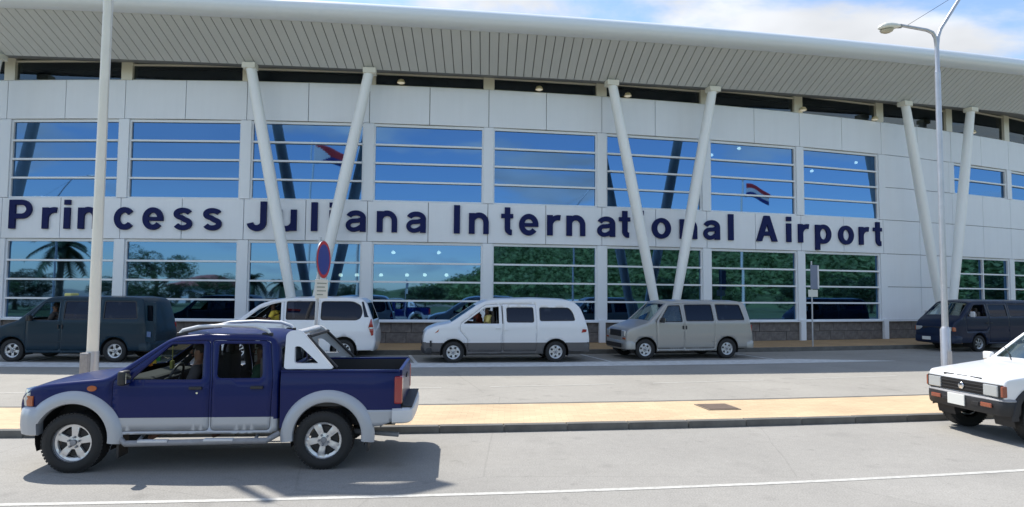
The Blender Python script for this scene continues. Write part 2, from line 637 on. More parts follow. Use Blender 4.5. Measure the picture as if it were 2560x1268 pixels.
# ------------------------------------------------------------------ ground, roads, island
def build_ground():
    n = 64
    vs = [(0, 0, -0.06)] + [(2800 * math.cos(2 * PI * k / n), 2800 * math.sin(2 * PI * k / n), -0.06) for k in range(n)]
    struct(make('ground', vs, [(0, k + 1, (k + 1) % n + 1) for k in range(n)], M['earth']), 'flat earth ground stretching to the horizon')
    struct(ring('near_road', -27.0, -16.1, 0.0, M['asphalt']), 'sunlit light grey road in front of the island')
    struct(ring('far_road', -14.1, -3.3, 0.0, M['asphalt2']), 'road lane along the terminal, partly in canopy shade')
    struct(ring('traffic_island', -16.0, -14.2, 0.104, M['paver'], skirt=-0.05), 'yellow paved island between the two roads')
    k1 = struct(ring('island_kerb', -16.13, -16.0, 0.085, M['kerb'], skirt=-0.05), 'dark kerb on the near edge of the island')
    step = 1.0 / 109.5
    me = None
    for i in range(62):
        t = -0.16 + i * step
        if me is None:
            o = MB().box((0, 0, 0), (0.988, 0.145, 0.176)).build('kerb_stone', M['kerb'], k1, bevel=0.014)
            me = o
        else:
            o = inst(me, 'kerb_stone', k1, (0, 0, 0))
        o.location = pol(t, -16.072 + random.uniform(-0.004, 0.004), 0.022 + random.uniform(-0.003, 0.003))
        o.rotation_euler = (0, 0, t)
    struct(ring('island_kerb', -14.2, -14.08, 0.106, M['kerb'], skirt=-0.05), 'low kerb on the far edge of the island')
    struct(ring('sidewalk', -3.2, 0.6, 0.15, M['paver2'], skirt=-0.05), 'tan paved sidewalk at the foot of the terminal')
    struct(ring('sidewalk_kerb', -3.34, -3.2, 0.155, M['kerb'], skirt=-0.05), 'dark kerb of the terminal sidewalk')
    struct(ring('verge_kerb', -27.15, -27.0, 0.12, M['kerb'], skirt=-0.05), 'kerb behind the near road')
    struct(ring('grass_verge', -75.0, -27.15, 0.10, M['grass'], skirt=-0.05), 'grass verge across the road')
    # painted lines
    def edge(th):
        c = -19.27 + 0.42 * max(0.0, (th - 0.12) / 0.06) ** 2 * 0.25
        return (c - 0.042, c + 0.042)
    struct(ring('edge_line', 0, 0, 0.004, M['paint'], offs=edge), 'thin white edge line on the near road')
    struct(ring('painted_stripe', 0, 0, 0.004, M['paint_worn'], th0=-0.4, th1=0.27, n=120,
                offs=lambda th: (-7.15, -7.15 + 1.2 * min(1.0, max(0.02, (0.27 - th) / 0.03)))), 'broad worn white stripe beside the parked vans')
    for a, b in ((0.03, 0.06), (0.0685, 0.098), (0.1005, 0.1195), (0.1301, 0.1590), (0.1683, 0.1975), (0.2088, 0.2380), (0.2490, 0.2780)):
        struct(ring('lane_dash', 0, 0, 0.004, M['paint_faint'], th0=a, th1=b, n=8,
                    offs=lambda th: (-11.4 + (th - 0.1) * 6.5 - 0.04, -11.4 + (th - 0.1) * 6.5 + 0.04)))
    for t in (-0.003, 0.0575, 0.113, 0.1745, 0.2325):
        mb = MB()
        a, b, c, d = pol(t, -6.9, 0.008), pol(t + 0.0011, -6.9, 0.008), pol(t - 0.0029, -3.5, 0.008), pol(t - 0.004, -3.5, 0.008)
        mb.add([a, b, c, d], [(0, 1, 2, 3)])
        struct(mb.build('bay_line', M['paint_worn']))
    # drain cover on the island
    t = 0.1652
    g = empty('drain_cover', pol(t, -14.92, 0.108), t)
    tag(g, 'brown rectangular drain cover set in the yellow island paving', 'drain cover')
    MB().box((0, 0, 0.002), (0.62, 0.60, 0.012)).build('frame', mat('rusty_iron', (0.19, 0.15, 0.115), 0.8, var=0.2, vscale=20), g)
    bar = MB()
    bar.box((0, 0, 0), (0.54, 0.035, 0.012))
    b0 = bar.build('bar', mat('rusty_bar', (0.24, 0.18, 0.14), 0.7), g, loc=(0, -0.24, 0.0125))
    for i in range(1, 8):
        inst(b0, 'bar', g, (0, -0.24 + i * 0.068, 0.0125))


build_ground()


# ------------------------------------------------------------------ terminal building
Z_TOP, ROW, Z_W1, Z_W0 = 10.398, 1.555, 8.843, 5.733
Z_S0, Z_SILL = 4.129, 1.019
JL, JR = -8, 30


def z_in(th):
    d = th - 0.12
    return 10.66 + (12.0 if d < 0 else 8.6) * min(d * d, 0.1)


def z_eave(th):
    d = th - 0.14
    return 11.72 + 12.5 * min(d * d, 0.1)


def rib_shift(th):
    return 0.35 - 0.40 * min(1.0, max(0.0, (th - 0.05) / 0.2))


OFF_E = -2.8


def build_terminal():
    T = empty('airport_terminal', pol(J(8), 0.0, 0.15), J(8))
    tag(T, 'white curved airport terminal with blue glazing under a sweeping canopy roof', 'terminal building')
    Ti = (Matrix.Translation(T.location) @ Matrix.Rotation(J(8), 4, 'Z')).inverted()

    def place(o, th, off, z):
        o.matrix_parent_inverse = Ti
        o.location = pol(th, off, z)
        o.rotation_euler = (0, 0, th)
        return o

    def world(o):
        o.matrix_parent_inverse = Ti
        return o

    def first_or_copy(cache, key, name, builder):
        if key not in cache:
            cache[key] = builder().data
        me = cache[key]
        return me

    cache = {}

    def boxpart(name, th, off, z0, z1, w, d, m, parent=None, bevel=0.006, off_is_front=True):
        key = (name, round(z1 - z0, 3), round(w, 3), round(d, 3), m.name)
        if key not in cache:
            me = bpy.data.meshes.new(name)
            bm = bmesh.new()
            bmesh.ops.create_cube(bm, size=1.0)
            for v in bm.verts:
                v.co.x *= w
                v.co.y = (v.co.y + 0.5) * d
                v.co.z = (v.co.z + 0.5) * (z1 - z0)
            if bevel:
                bmesh.ops.bevel(bm, geom=bm.edges[:], offset=bevel, segments=1, affect='EDGES')
            bm.to_mesh(me)
            bm.free()
            me.materials.append(m)
            cache[key] = me
        o = bpy.data.objects.new(name, cache[key])
        link(o, parent or T)
        if parent is None or parent is T:
            place(o, th, off, z0)
        return o

    # backing coloured dark as the shadow in the panel joints, floors, back wall, roof
    def arc_wall(name, off, z0, z1, m, j0=JL, j1=JR, thick=0.05):
        vs, fs = [], []
        n = (j1 - j0)
        for i in range(n + 1):
            th = J(j0 + i)
            vs += [pol(th, off, z0), pol(th, off, z1), pol(th, off + thick, z1), pol(th, off + thick, z0)]
        for i in range(n):
            for c in range(4):
                a, b = i * 4 + c, i * 4 + (c + 1) % 4
                fs.append((a, a + 4, b + 4, b))
        fs += [(0, 1, 2, 3), (n * 4 + 3, n * 4 + 2, n * 4 + 1, n * 4)]
        return world(make(name, vs, fs, m, T))
    arc_wall('backing_wall', 0.06, Z_W1, Z_TOP, M['backing'])
    arc_wall('backing_wall', 0.06, Z_S0, Z_W0, M['backing'])
    arc_wall('backing_wall', 0.06, Z_SILL - 0.02, Z_W1, M['backing'], JL, 0)
    arc_wall('backing_wall', 0.07, Z_SILL - 0.02, Z_W1, M['backing'], 16, 18)
    arc_wall('backing_wall', 0.065, Z_W0, Z_W0 + ROW, M['backing'], 18, JR)
    arc_wall('base_wall', 0.10, 0.1, 0.97, M['backing'])
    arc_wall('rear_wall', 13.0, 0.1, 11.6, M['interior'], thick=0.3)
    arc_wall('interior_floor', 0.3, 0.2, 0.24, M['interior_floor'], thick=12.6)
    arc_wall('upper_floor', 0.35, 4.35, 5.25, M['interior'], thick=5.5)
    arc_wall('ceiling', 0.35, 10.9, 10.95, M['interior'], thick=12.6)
    for jj in (JL, JR):
        th = J(jj)
        vs = [pol(th, 0.0, 0.1), pol(th, 13.2, 0.1), pol(th, 13.2, 11.8), pol(th, 0.0, 11.0)]
        world(make('side_wall', vs, [(0, 1, 2, 3)], M['panel'], T))

    # cladding panels
    W = 2 * R * math.sin(DT / 2)
    g = 0.022

    def panel(j, z0, z1):
        boxpart('cladding_panel', J(j + 0.5), -0.045, z0 + g / 2, z1 - g / 2, W - g, 0.075, M['panel'], bevel=0.008)
    for j in range(JL, JR):
        panel(j, Z_W1, Z_TOP)
        panel(j, Z_S0, Z_W0)
        if j < 0 or j in (16, 17):
            rows = [Z_W1, Z_W1 - ROW, Z_W0]
            panel(j, rows[1], rows[0])
            panel(j, rows[2], rows[1])
            panel(j, Z_S0 - ROW, Z_S0)
            panel(j, Z_SILL, Z_S0 - ROW)
        if j >= 18:
            panel(j, Z_W0, Z_W0 + ROW)
    # stone base, three blocks in each half bay and two courses
    for j in range(-4, 26):
        for c in range(3):
            for r in range(2):
                th = J(j + (c + 0.5 + (0.25 if r else 0)) / 3)
                o = boxpart('stone_block', th, 0.035 + random.uniform(-0.012, 0.012), 0.15 + r * 0.405, 0.15 + r * 0.405 + 0.395, W / 3 - 0.012, 0.08, M['stone'], bevel=0.012)
    for j in range(JL, JR):
        boxpart('sill', J(j + 0.5), -0.10, 0.965, Z_SILL - 0.002, W + 0.002, 0.24, M['frame'], bevel=0.0)
    # columns at each even joint
    cw = 0.40
    for j in range(0, JR + 1, 2):
        z1 = Z_W1 if j <= 16 else Z_W1
        zb = Z_W0 if j <= 16 else Z_W0 + ROW
        boxpart('pilaster', J(j), -0.06, zb + 0.004, Z_W1 - 0.004, cw, 0.42, M['frame'])
        boxpart('pilaster', J(j), -0.06, Z_SILL + 0.003, Z_S0 - 0.004, cw, 0.42, M['frame'])
        boxpart('pilaster_foot', J(j), -0.13, 0.15, Z_SILL + 0.06, 0.27, 0.14, M['frame'])
    # windows
    bayW = 2 * R * math.sin(DT) - cw

    def window(j, z0, z1, rows, mull=False):
        th = J(j + 1)
        hh = z1 - z0
        fr = MB()
        fr.box((-bayW / 2 + 0.03, 0.09, hh / 2), (0.06, 0.14, hh))
        fr.box((bayW / 2 - 0.03, 0.09, hh / 2), (0.06, 0.14, hh))
        fr.box((0, 0.09, 0.025), (bayW - 0.12, 0.14, 0.05))
        fr.box((0, 0.09, hh - 0.05), (bayW - 0.12, 0.14, 0.10))
        key = ('wf', round(hh, 3))
        if key not in cache:
            o = fr.build('window', M['frame'], T)
            cache[key] = o.data
        else:
            o = bpy.data.objects.new('window', cache[key])
            link(o, T)
        place(o, th, 0.03, z0)
        ph = (hh - 0.15) / rows
        for r in range(rows):
            za = 0.05 + r * ph
            kp = ('pane', round(ph, 3), bayW)
            if kp not in cache:
                me = bpy.data.meshes.new('pane')
                a = bayW / 2 - 0.05
                me.from_pydata([(-a, 0, 0), (a, 0, 0), (a, 0, ph), (-a, 0, ph)], [], [(0, 1, 2, 3)])
                me.materials.append(M['glass'])
                cache[kp] = me
            p = bpy.data.objects.new('pane', cache[kp])
            link(p, o)
            p.location = (0, 0.10, za)
            p.rotation_euler = (random.uniform(-0.0022, 0.0022), 0, random.uniform(-0.0022, 0.0022))
            if r:
                kt = ('transom',)
                if kt not in cache:
                    t = MB()
                    t.box((0, 0.05, 0), (bayW - 0.125, 0.13, 0.07))
                    q = t.build('transom', M['frame'], o, bevel=0.0)
                    cache[kt] = q.data
                else:
                    q = bpy.data.objects.new('transom', cache[kt])
                    link(q, o)
                q.location = (0, 0, za)
        if mull:
            km = ('mullion', round(hh, 3))
            if km not in cache:
                t = MB()
                t.box((0, 0.053, hh / 2), (0.07, 0.12, hh - 0.152))
                q = t.build('mullion', M['frame'], o)
                cache[km] = q.data
            else:
                q = bpy.data.objects.new('mullion', cache[km])
                link(q, o)
    for j in range(0, 16, 2):
        window(j, Z_W0, Z_W1, 4)
        window(j, Z_SILL, Z_S0, 4)
    for j in range(18, JR, 2):
        window(j, Z_W0 + ROW, Z_W1, 2)
        window(j, Z_SILL, Z_S0, 4, True)
    # clerestory strip
    for j in range(JL, JR, 2):
        th = J(j + 1)
        zt = z_in(th) + 0.26
        hh = zt - Z_TOP
        o = MB().box((0, 0, hh - 0.03), (bayW + 0.02, 0.10, 0.06)).box((0, 0, 0.02), (bayW + 0.02, 0.10, 0.04)).build('clerestory_frame', M['cream'], T)
        place(o, th, 0.12, Z_TOP)
        a = bayW / 2
        p = make('pane', [(-a, 0.02, 0.04), (a, 0.02, 0.04), (a, 0.02, hh - 0.06), (-a, 0.02, hh - 0.06)], [(0, 1, 2, 3)], M['clere'], o)
        boxpart('stub_column', J(j), -0.02, Z_TOP + 0.004, z_in(J(j)) + 0.30, 0.44, 0.4, M['cream'])
    # small dome lamps in the clerestory strip
    for th, dz in ((0.1025, 0.03), (0.1622, 0.03), (0.203, 0.0), (0.2945, 0.05), (0.339, 0.0), (0.412, 0.02)):
        lam = MB()
        lam.lathe([(0.02, 0.16), (0.10, 0.13), (0.15, 0.05), (0.16, 0.0)], 16, 0, 'z')
        lam.lathe([(0.15, 0.0), (0.10, -0.03), (0.0, -0.04)], 16, 1, 'z')
        o = lam.build('dome_lamp', [M['lampcup'], M['lampglow']], T, smooth=True)
        place(o, th, -0.15, Z_TOP + 0.05 + dz)
    # ceiling lamps inside, seen through the glazing
    for th, off, z in ((0.071, 4, 2.89), (0.079, 4, 2.9), (0.091, 4, 2.91), (0.104, 4, 2.92), (0.113, 4, 2.93), (0.124, 4, 2.94), (0.097, 4, 3.94), (0.12, 4, 3.96),
                       (0.29, 4, 9.59), (0.272, 4, 9.14), (0.376, 4, 9.41), (0.341, 4, 8.72)):
        top = 4.35 if z < 5 else 10.9
        lam = MB()
        lam.lathe([(0.0, 0.09), (0.07, 0.06), (0.095, 0.0), (0.07, -0.05), (0.0, -0.07)], 12, 1, 'z')
        lam.tube([(0, 0, 0.08), (0, 0, top - z)], 0.012, 6, 0)
        o = lam.build('pendant_lamp', [M['darkmetal'], mat('pendant_glow', (0.9, 0.9, 0.85), 0.5, emit=((1.0, 0.97, 0.9), 5.0)) if 'pg' not in ONE else ONE['pg']], T, smooth=True)
        ONE['pg'] = o.data.materials[1]
        place(o, th, off, z)
    # soffit strip near the wall, boards, fascia, roof
    n = (JR - JL) * 3
    ths = [J(JL + (JR - JL) * i / n) for i in range(n + 1)]
    vs = []
    for th in ths:
        vs += [pol(th, -1.06, z_in(th) + 0.05), pol(th, 0.35, z_in(th) + 0.30)]
    world(make('inner_soffit', vs, [(i * 2, i * 2 + 1, i * 2 + 3, i * 2 + 2) for i in range(n)], mat('inner_soffit', (0.24, 0.25, 0.25), 0.6), T))
    vs = []
    for th in ths:
        s = rib_shift(th) / R
        vs += [pol(th, -1.0, z_in(th) + 0.06), pol(th - s, OFF_E, z_eave(th) + 0.06)]
    world(make('soffit_deck', vs, [(i * 2, i * 2 + 1, i * 2 + 3, i * 2 + 2) for i in range(n)], M['soffit_gap'], T))
    bw = DT / 7.05
    t = J(-4) + 0.001
    while t < J(26):
        a, b = t + bw * 0.045, t + bw * 0.955
        vs = []
        for th in (a, b):
            s = rib_shift(th) / R
            p0, p1 = pol(th, -1.06, z_in(th)), pol(th - s, OFF_E, z_eave(th))
            up = Vector((0, 0, 0.03))
            vs += [p0, p1, p1 + up, p0 + up]
        world(make('soffit_board', vs, [(0, 1, 5, 4), (1, 2, 6, 5), (2, 3, 7, 6), (3, 0, 4, 7), (0, 3, 2, 1), (4, 5, 6, 7)], M['soffit'], T))
        t += bw
    prof = []
    for k in range(15):
        a = -PI / 2 + PI * k / 14
        prof.append((-0.46 * math.cos(a), 0.34 + 0.36 * math.sin(a)))
    prof = [(0.06, -0.015)] + prof + [(0.8, 0.78), (3.2, 0.75)]
    vs, fs = [], []
    kk = len(prof)
    for th in ths:
        s = rib_shift(th) / R
        for d, z in prof:
            vs.append(pol(th - s, OFF_E + d, z_eave(th) + z))
    for i in range(n):
        for c in range(kk - 1):
            fs.append((i * kk + c, (i + 1) * kk + c, (i + 1) * kk + c + 1, i * kk + c + 1))
    world(make('fascia', vs, fs, M['fascia'], T, smooth=True, sharp=50))
    vs = []
    for th in ths:
        vs += [pol(th, 0.3, z_eave(th) + 0.76), pol(th, 13.4, 12.2)]
    world(make('roof', vs, [(i * 2, i * 2 + 2, i * 2 + 3, i * 2 + 1) for i in range(n)], M['fascia'], T))
    # slanted V columns
    for jc in (-0.74, 5.12, 10.95, 17.05, 23.1):
        for sgn in (-1, 1):
            a = pol(J(jc + sgn * 0.05), -1.2, 0.15)
            bt = J(jc + sgn * 0.93)
            b = pol(bt, -1.12, z_in(bt) + 0.02)
            pts, rad = [], []
            for k, rr in ((0, 0.12), (0.04, 0.15), (0.3, 0.20), (0.6, 0.225), (0.9, 0.20), (0.985, 0.185)):
                pts.append(a.lerp(b, k))
                rad.append(rr)
            o = world(MB().tube(pts, rad, 20).build('slanted_column', M['column'], T, smooth=True))
            cap = MB().box((0, 0, -0.10), (0.48, 0.42, 0.20)).build('column_cap', M['cream'], o)
            cap.matrix_parent_inverse = (Ti.inverted()).inverted() @ Matrix.Identity(4)
            cap.parent = o
            cap.matrix_parent_inverse = Matrix.Identity(4)
            cap.location = pol(bt, -1.12, z_in(bt) - 0.004)
            cap.rotation_euler = (0, 0, bt)
    return T


build_terminal()


# ------------------------------------------------------------------ lettering on the facade
def ribbon(path, w):
    P = np.array(path, float)
    d = np.gradient(P, axis=0)
    d /= np.linalg.norm(d, axis=1)[:, None] + 1e-9
    n = np.stack([-d[:, 1], d[:, 0]], 1) * w / 2
    return ([tuple(p) for p in P + n] + [tuple(p) for p in (P - n)[::-1]], None)


def ell(cx, cy, rx, ry, a0, a1, n=18):
    return [(cx + rx * math.cos(math.radians(a0 + (a1 - a0) * k / n)), cy + ry * math.sin(math.radians(a0 + (a1 - a0) * k / n))) for k in range(n + 1)]


def rect(x0, y0, x1, y1):
    return ([(x0, y0), (x1, y0), (x1, y1), (x0, y1)], None)


def glyph_regions(ch):
    w, xh = 0.205, 0.735
    if ch in 'Il':
        return [rect(0, 0, 0.215, 1.0)]
    if ch == 'i':
        return [rect(0, 0, w, xh), rect(0, 0.83, w, 1.0)]
    if ch == 'n' or ch == 'u':
        W = 0.71
        r = [rect(0, 0, w, xh), ribbon(ell(W / 2, 0.40, (W - w) / 2, xh - 0.07 - 0.40, 178, 0) + [(W - w / 2, 0.2), (W - w / 2, 0.0)], 0.19)]
        if ch == 'u':
            r = [([(W - x, xh - y) for x, y in o], None) for o, h_ in r]
        return r
    if ch == 'r':
        return [rect(0, 0, w, xh), ribbon(ell(0.42, 0.36, 0.31, 0.29, 178, 78), 0.19)]
    if ch in 'op':
        W = 0.76
        cx = W / 2
        o = ell(cx, xh / 2, W / 2, xh / 2 + 0.02, 0, 350, 35)
        i = ell(cx, xh / 2, W / 2 - 0.205, xh / 2 - 0.145, 0, 350, 35)
        r = [(o, i)]
        if ch == 'p':
            r.append(rect(0, -0.27, w, xh))
        return r
    W = 0.72
    if ch == 'e':
        return [ribbon(ell(W / 2, xh / 2, (W - w) / 2, xh / 2 - 0.07, 8, 322, 30), 0.185), rect(0.1, xh / 2 - 0.075, W - 0.012, xh / 2 + 0.06)]
    if ch == 'c':
        return [ribbon(ell(W / 2, xh / 2, (W - w) / 2, xh / 2 - 0.07, 38, 322, 30), 0.19)]
    if ch == 's':
        W = 0.66
        return [ribbon(ell(W / 2, 0.54, 0.225, 0.125, 18, 255, 18) + ell(W / 2, 0.205, 0.23, 0.14, 72, -160, 18), 0.175)]
    if ch == 'a':
        W = 0.70
        return [rect(W - 0.20, 0.0, W, 0.50), ribbon(ell(W / 2 + 0.01, 0.49, (W - 0.2) / 2, 0.165, 0, 165, 16), 0.175),
                ribbon([(W - 0.08, 0.44), (0.42, 0.39)] + ell(0.29, 0.225, 0.195, 0.155, 88, 275, 16) + [(0.42, 0.10), (W - 0.1, 0.22)], 0.155)]
    if ch == 't':
        return [ribbon([(0.225, 0.97), (0.225, 0.5)] + ell(0.37, 0.22, 0.145, 0.145, 180, 275, 8), 0.195), rect(0, xh - 0.15, 0.43, xh)]
    if ch == 'J':
        W = 0.66
        return [ribbon([(W - 0.105, 1.0), (W - 0.105, 0.6)] + ell(W / 2, 0.28, (W - 0.21) / 2, 0.205, 0, -172, 18), 0.21)]
    if ch == 'P':
        return [rect(0, 0, 0.215, 1.0), ribbon([(0.1, 0.912), (0.40, 0.912)] + ell(0.44, 0.672, 0.27, 0.240, 90, -90, 16) + [(0.40, 0.432), (0.1, 0.432)], 0.178)]
    if ch == 'A':
        W = 0.94
        return [([(0, 0), (0.235, 0), (W / 2 + 0.115, 1.0), (W / 2 - 0.115, 1.0)], None), ([(W, 0), (W / 2 + 0.115, 1.0), (W / 2 - 0.115, 1.0), (W - 0.235, 0)], None),
                rect(0.2, 0.22, W - 0.2, 0.385)]


def text_mesh(ch, size, depth):
    regs = glyph_regions(ch)
    V, E = [], []
    for o, i in regs:
        for loop in (o, i):
            if loop:
                k = len(V)
                V += loop
                E += [(k + q, k + (q + 1) % len(loop)) for q in range(len(loop))]
    res = delaunay_2d_cdt([Vector(p) for p in V], E, [], 0, 1e-5)
    vv = [(v.x, v.y) for v in res[0]]
    ff = []
    for f in res[2]:
        cx, cy = sum(vv[i][0] for i in f) / 3, sum(vv[i][1] for i in f) / 3
        if any(inside(o, [cx], [cy])[0] and not (i and inside(i, [cx], [cy])[0]) for o, i in regs):
            a, b, c = [vv[i] for i in f]
            cr = (b[0] - a[0]) * (c[1] - a[1]) - (b[1] - a[1]) * (c[0] - a[0])
            ff.append(tuple(f) if cr > 0 else (f[0], f[2], f[1]))
    n = len(vv)
    mid = (min(p[0] for p in vv) + max(p[0] for p in vv)) / 2
    vs = [((x - mid) * size, -depth, y * size) for x, y in vv] + [((x - mid) * size, 0.0, y * size) for x, y in vv]
    fs = list(ff)
    ec = {}
    for f in ff:
        for q in range(3):
            ec[(f[q], f[(q + 1) % 3])] = 1
    for a, b in ec:
        if (b, a) not in ec:
            fs.append((a, a + n, b + n, b))
    me = bpy.data.meshes.new('letter')
    me.from_pydata(vs, [], fs)
    return me


def inside(poly, x, y):
    P = np.asarray(poly)
    x1, y1 = P[:, 0], P[:, 1]
    x2, y2 = np.roll(x1, -1), np.roll(y1, -1)
    x, y = np.asarray(x)[:, None], np.asarray(y)[:, None]
    c = ((y1 > y) != (y2 > y)) & (x < (x2 - x1) * (y - y1) / (y2 - y1 + 1e-12) + x1)
    return (c.sum(1) % 2) == 1


def pix_theta(px, py, off):
    qx, qy = px - 1280.0, py - CAM_CY
    cr, sr = math.cos(CAM_ROLL), math.sin(CAM_ROLL)
    x, y = qx * cr + qy * sr, -qx * sr + qy * cr
    d = Vector((x / CAM_F, math.cos(CAM_PITCH) + (y / CAM_F) * math.sin(CAM_PITCH), math.sin(CAM_PITCH) - (y / CAM_F) * math.cos(CAM_PITCH)))
    r = R - off
    a = d.x ** 2 + d.y ** 2
    b = -2 * (d.x * CX + d.y * CY)
    c = CX * CX + CY * CY - r * r
    t = (-b - math.sqrt(b * b - 4 * a * c)) / (2 * a)
    return math.asin((d.x * t - CX) / r)


def build_sign():
    S = empty('airport_sign', pol(J(8), -0.06, 4.5), J(8))
    tag(S, 'navy blue raised lettering reading Princess Juliana International Airport along the terminal front', 'sign')
    Si = (Matrix.Translation(S.location) @ Matrix.Rotation(J(8), 4, 'Z')).inverted()
    xs = [('P', 49), ('r', 122), ('i', 166), ('n', 219), ('c', 307), ('e', 381), ('s', 456), ('s', 530),
          ('J', 641), ('u', 715), ('l', 785), ('i', 830), ('a', 889), ('n', 967), ('a', 1040),
          ('I', 1142), ('n', 1197), ('t', 1268), ('e', 1322), ('r', 1385), ('n', 1440), ('a', 1516), ('t', 1562), ('i', 1603), ('o', 1654), ('n', 1722), ('a', 1780), ('l', 1828),
          ('A', 1918), ('i', 1973), ('r', 2010), ('p', 2059), ('o', 2116), ('r', 2161), ('t', 2195)]
    cache = {}
    for ch, x in xs:
        if ch not in cache:
            me = text_mesh(ch, 1.13, 0.09)
            me.materials.clear()
            me.materials.append(M['letter'])
            me.name = 'letter'
            cache[ch] = me
        o = bpy.data.objects.new('letter', cache[ch])
        link(o, S)
        o.matrix_parent_inverse = Si
        th = pix_theta(x, 560 + (x / 2560) * 35, -0.12)
        o.location = pol(th, -0.05, 4.50)
        o.rotation_euler = (0, 0, th)


build_sign()


# ------------------------------------------------------------------ vehicles
def resample(poly, step, closed=True):
    out = []
    n = len(poly)
    for i in range(n if closed else n - 1):
        a, b = np.array(poly[i]), np.array(poly[(i + 1) % n])
        k = max(1, int(math.ceil(np.linalg.norm(b - a) / step)))
        for q in range(k):
            out.append(tuple(a + (b - a) * q / k))
    if not closed:
        out.append(tuple(poly[-1]))
    return out


def roundpoly(poly, r, n=4):
    out = []
    k = len(poly)
    for i in range(k):
        p, a, b = np.array(poly[i], float), np.array(poly[i - 1], float), np.array(poly[(i + 1) % k], float)
        da, db = a - p, b - p
        la, lb = np.linalg.norm(da), np.linalg.norm(db)
        rr = min(r, la * 0.45, lb * 0.45)
        p0, p1 = p + da / la * rr, p + db / lb * rr
        for q in range(n + 1):
            t = q / n
            out.append(tuple((1 - t) ** 2 * p0 + 2 * t * (1 - t) * p + t * t * p1))
    return out


def inset(poly, d):
    P = np.array(poly, float)
    a = np.roll(P, 1, 0)
    b = np.roll(P, -1, 0)
    area = 0.5 * np.sum(P[:, 0] * b[:, 1] - b[:, 0] * P[:, 1])
    s = 1.0 if area > 0 else -1.0
    e0, e1 = P - a, b - P
    n0 = np.stack([-e0[:, 1], e0[:, 0]], 1) / (np.linalg.norm(e0, axis=1)[:, None] + 1e-9)
    n1 = np.stack([-e1[:, 1], e1[:, 0]], 1) / (np.linalg.norm(e1, axis=1)[:, None] + 1e-9)
    m = n0 + n1
    m /= np.maximum(0.6, np.sum(m * m, 1) / 2)[:, None]
    return [tuple(p) for p in P + m * d * s]


def fill(outer, holes=(), step=0.09, cons=(), edge=0.09):
    V, E = [], []

    def addloop(p, closed=True):
        k = len(V)
        V.extend(p)
        n = len(p)
        E.extend((k + i, k + (i + 1) % n) for i in range(n if closed else n - 1))
    addloop(outer)
    for hh in holes:
        addloop(hh)
    for c in cons:
        addloop(c, False)
    P = np.array(outer)
    gx = np.arange(P[:, 0].min(), P[:, 0].max(), step)
    gy = np.arange(P[:, 1].min(), P[:, 1].max(), step)
    X, Y = np.meshgrid(gx, gy)
    X, Y = X.ravel() + 0.0013, Y.ravel() + 0.0017
    ok = inside(outer, X, Y)
    for hh in holes:
        ok &= ~inside(hh, X, Y)
    B = np.array(V)
    X, Y = X[ok], Y[ok]
    if len(X):
        d = np.min((X[:, None] - B[:, 0]) ** 2 + (Y[:, None] - B[:, 1]) ** 2, 1)
        ok = d > (0.35 * step) ** 2
        V = V + list(zip(X[ok], Y[ok]))
    res = delaunay_2d_cdt([Vector((float(a), float(b))) for a, b in V], E, [], 0, 1e-6)
    vv = np.array([(v.x, v.y) for v in res[0]])
    ff = [f for f in res[2] if len(f) == 3]
    C = np.array([(vv[f[0]] + vv[f[1]] + vv[f[2]]) / 3 for f in ff])
    ok = inside(outer, C[:, 0], C[:, 1])
    for hh in holes:
        ok &= ~inside(hh, C[:, 0], C[:, 1])
    ff2 = []
    for f, o in zip(ff, ok):
        if o:
            a, b, c = vv[f[0]], vv[f[1]], vv[f[2]]
            cr = (b[0] - a[0]) * (c[1] - a[1]) - (b[1] - a[1]) * (c[0] - a[0])
            if abs(cr) > 1e-9:
                ff2.append(tuple(f) if cr > 0 else (f[0], f[2], f[1]))
    return vv, ff2


class Shell:
    """car body surface: a side silhouette (x, z) plus a half width W(x, z)"""

    def __init__(s, prof, w0, zb, tum, xf, lf, af, xr, lr, ar, r=0.06, bulge=(0.7, 0.012), step=0.05, sig=1.1, low=0.05, rend=None):
        s.w0, s.zb, s.tum, s.xf, s.lf, s.af, s.xr, s.lr, s.ar, s.bulge, s.low = w0, zb, tum, xf, lf, af, xr, lr, ar, bulge, low
        P = np.array(prof, float)
        seg = np.linalg.norm(np.diff(P, axis=0), axis=1)
        S = np.concatenate([[0], np.cumsum(seg)])
        n = int(S[-1] / step)
        t = np.linspace(0, S[-1], n + 1)
        x, z = np.interp(t, S, P[:, 0]), np.interp(t, S, P[:, 1])
        k = np.exp(-0.5 * (np.arange(-3, 4) / sig) ** 2)
        k /= k.sum()
        for _ in range(1):
            xp, zp = np.pad(x, 3, 'edge'), np.pad(z, 3, 'edge')
            x2, z2 = np.convolve(xp, k, 'valid'), np.convolve(zp, k, 'valid')
            x2[[0, -1]], z2[[0, -1]] = x[[0, -1]], z[[0, -1]]
            x, z = x2, z2
        s.P = np.stack([x, z], 1)
        s.S, s.t = S, t
        d = np.gradient(s.P, axis=0)
        d /= np.linalg.norm(d, axis=1)[:, None]
        s.N = np.stack([-d[:, 1], d[:, 0]], 1)
        s.r = np.full(len(t), r)
        s.Pin = s.P - s.N * s.r[:, None]

    def W(s, x, z):
        x, z = np.asarray(x, float), np.asarray(z, float)
        w = np.full(np.broadcast(x, z).shape, s.w0)
        u = np.maximum(0, z - s.zb)
        w = w - s.tum * u - 0.10 * u * u
        w = w - s.low * np.maximum(0, (0.50 - z) / 0.3) ** 2
        f = np.clip(1 - (x - s.xf) / s.lf, 0, 1.2)
        w = w - s.af * f ** 2.4
        f = np.clip(1 - (s.xr - x) / s.lr, 0, 1.2)
        w = w - s.ar * f ** 2.4
        return w + s.bulge[1] * np.exp(-((z - s.bulge[0]) / 0.13) ** 2)


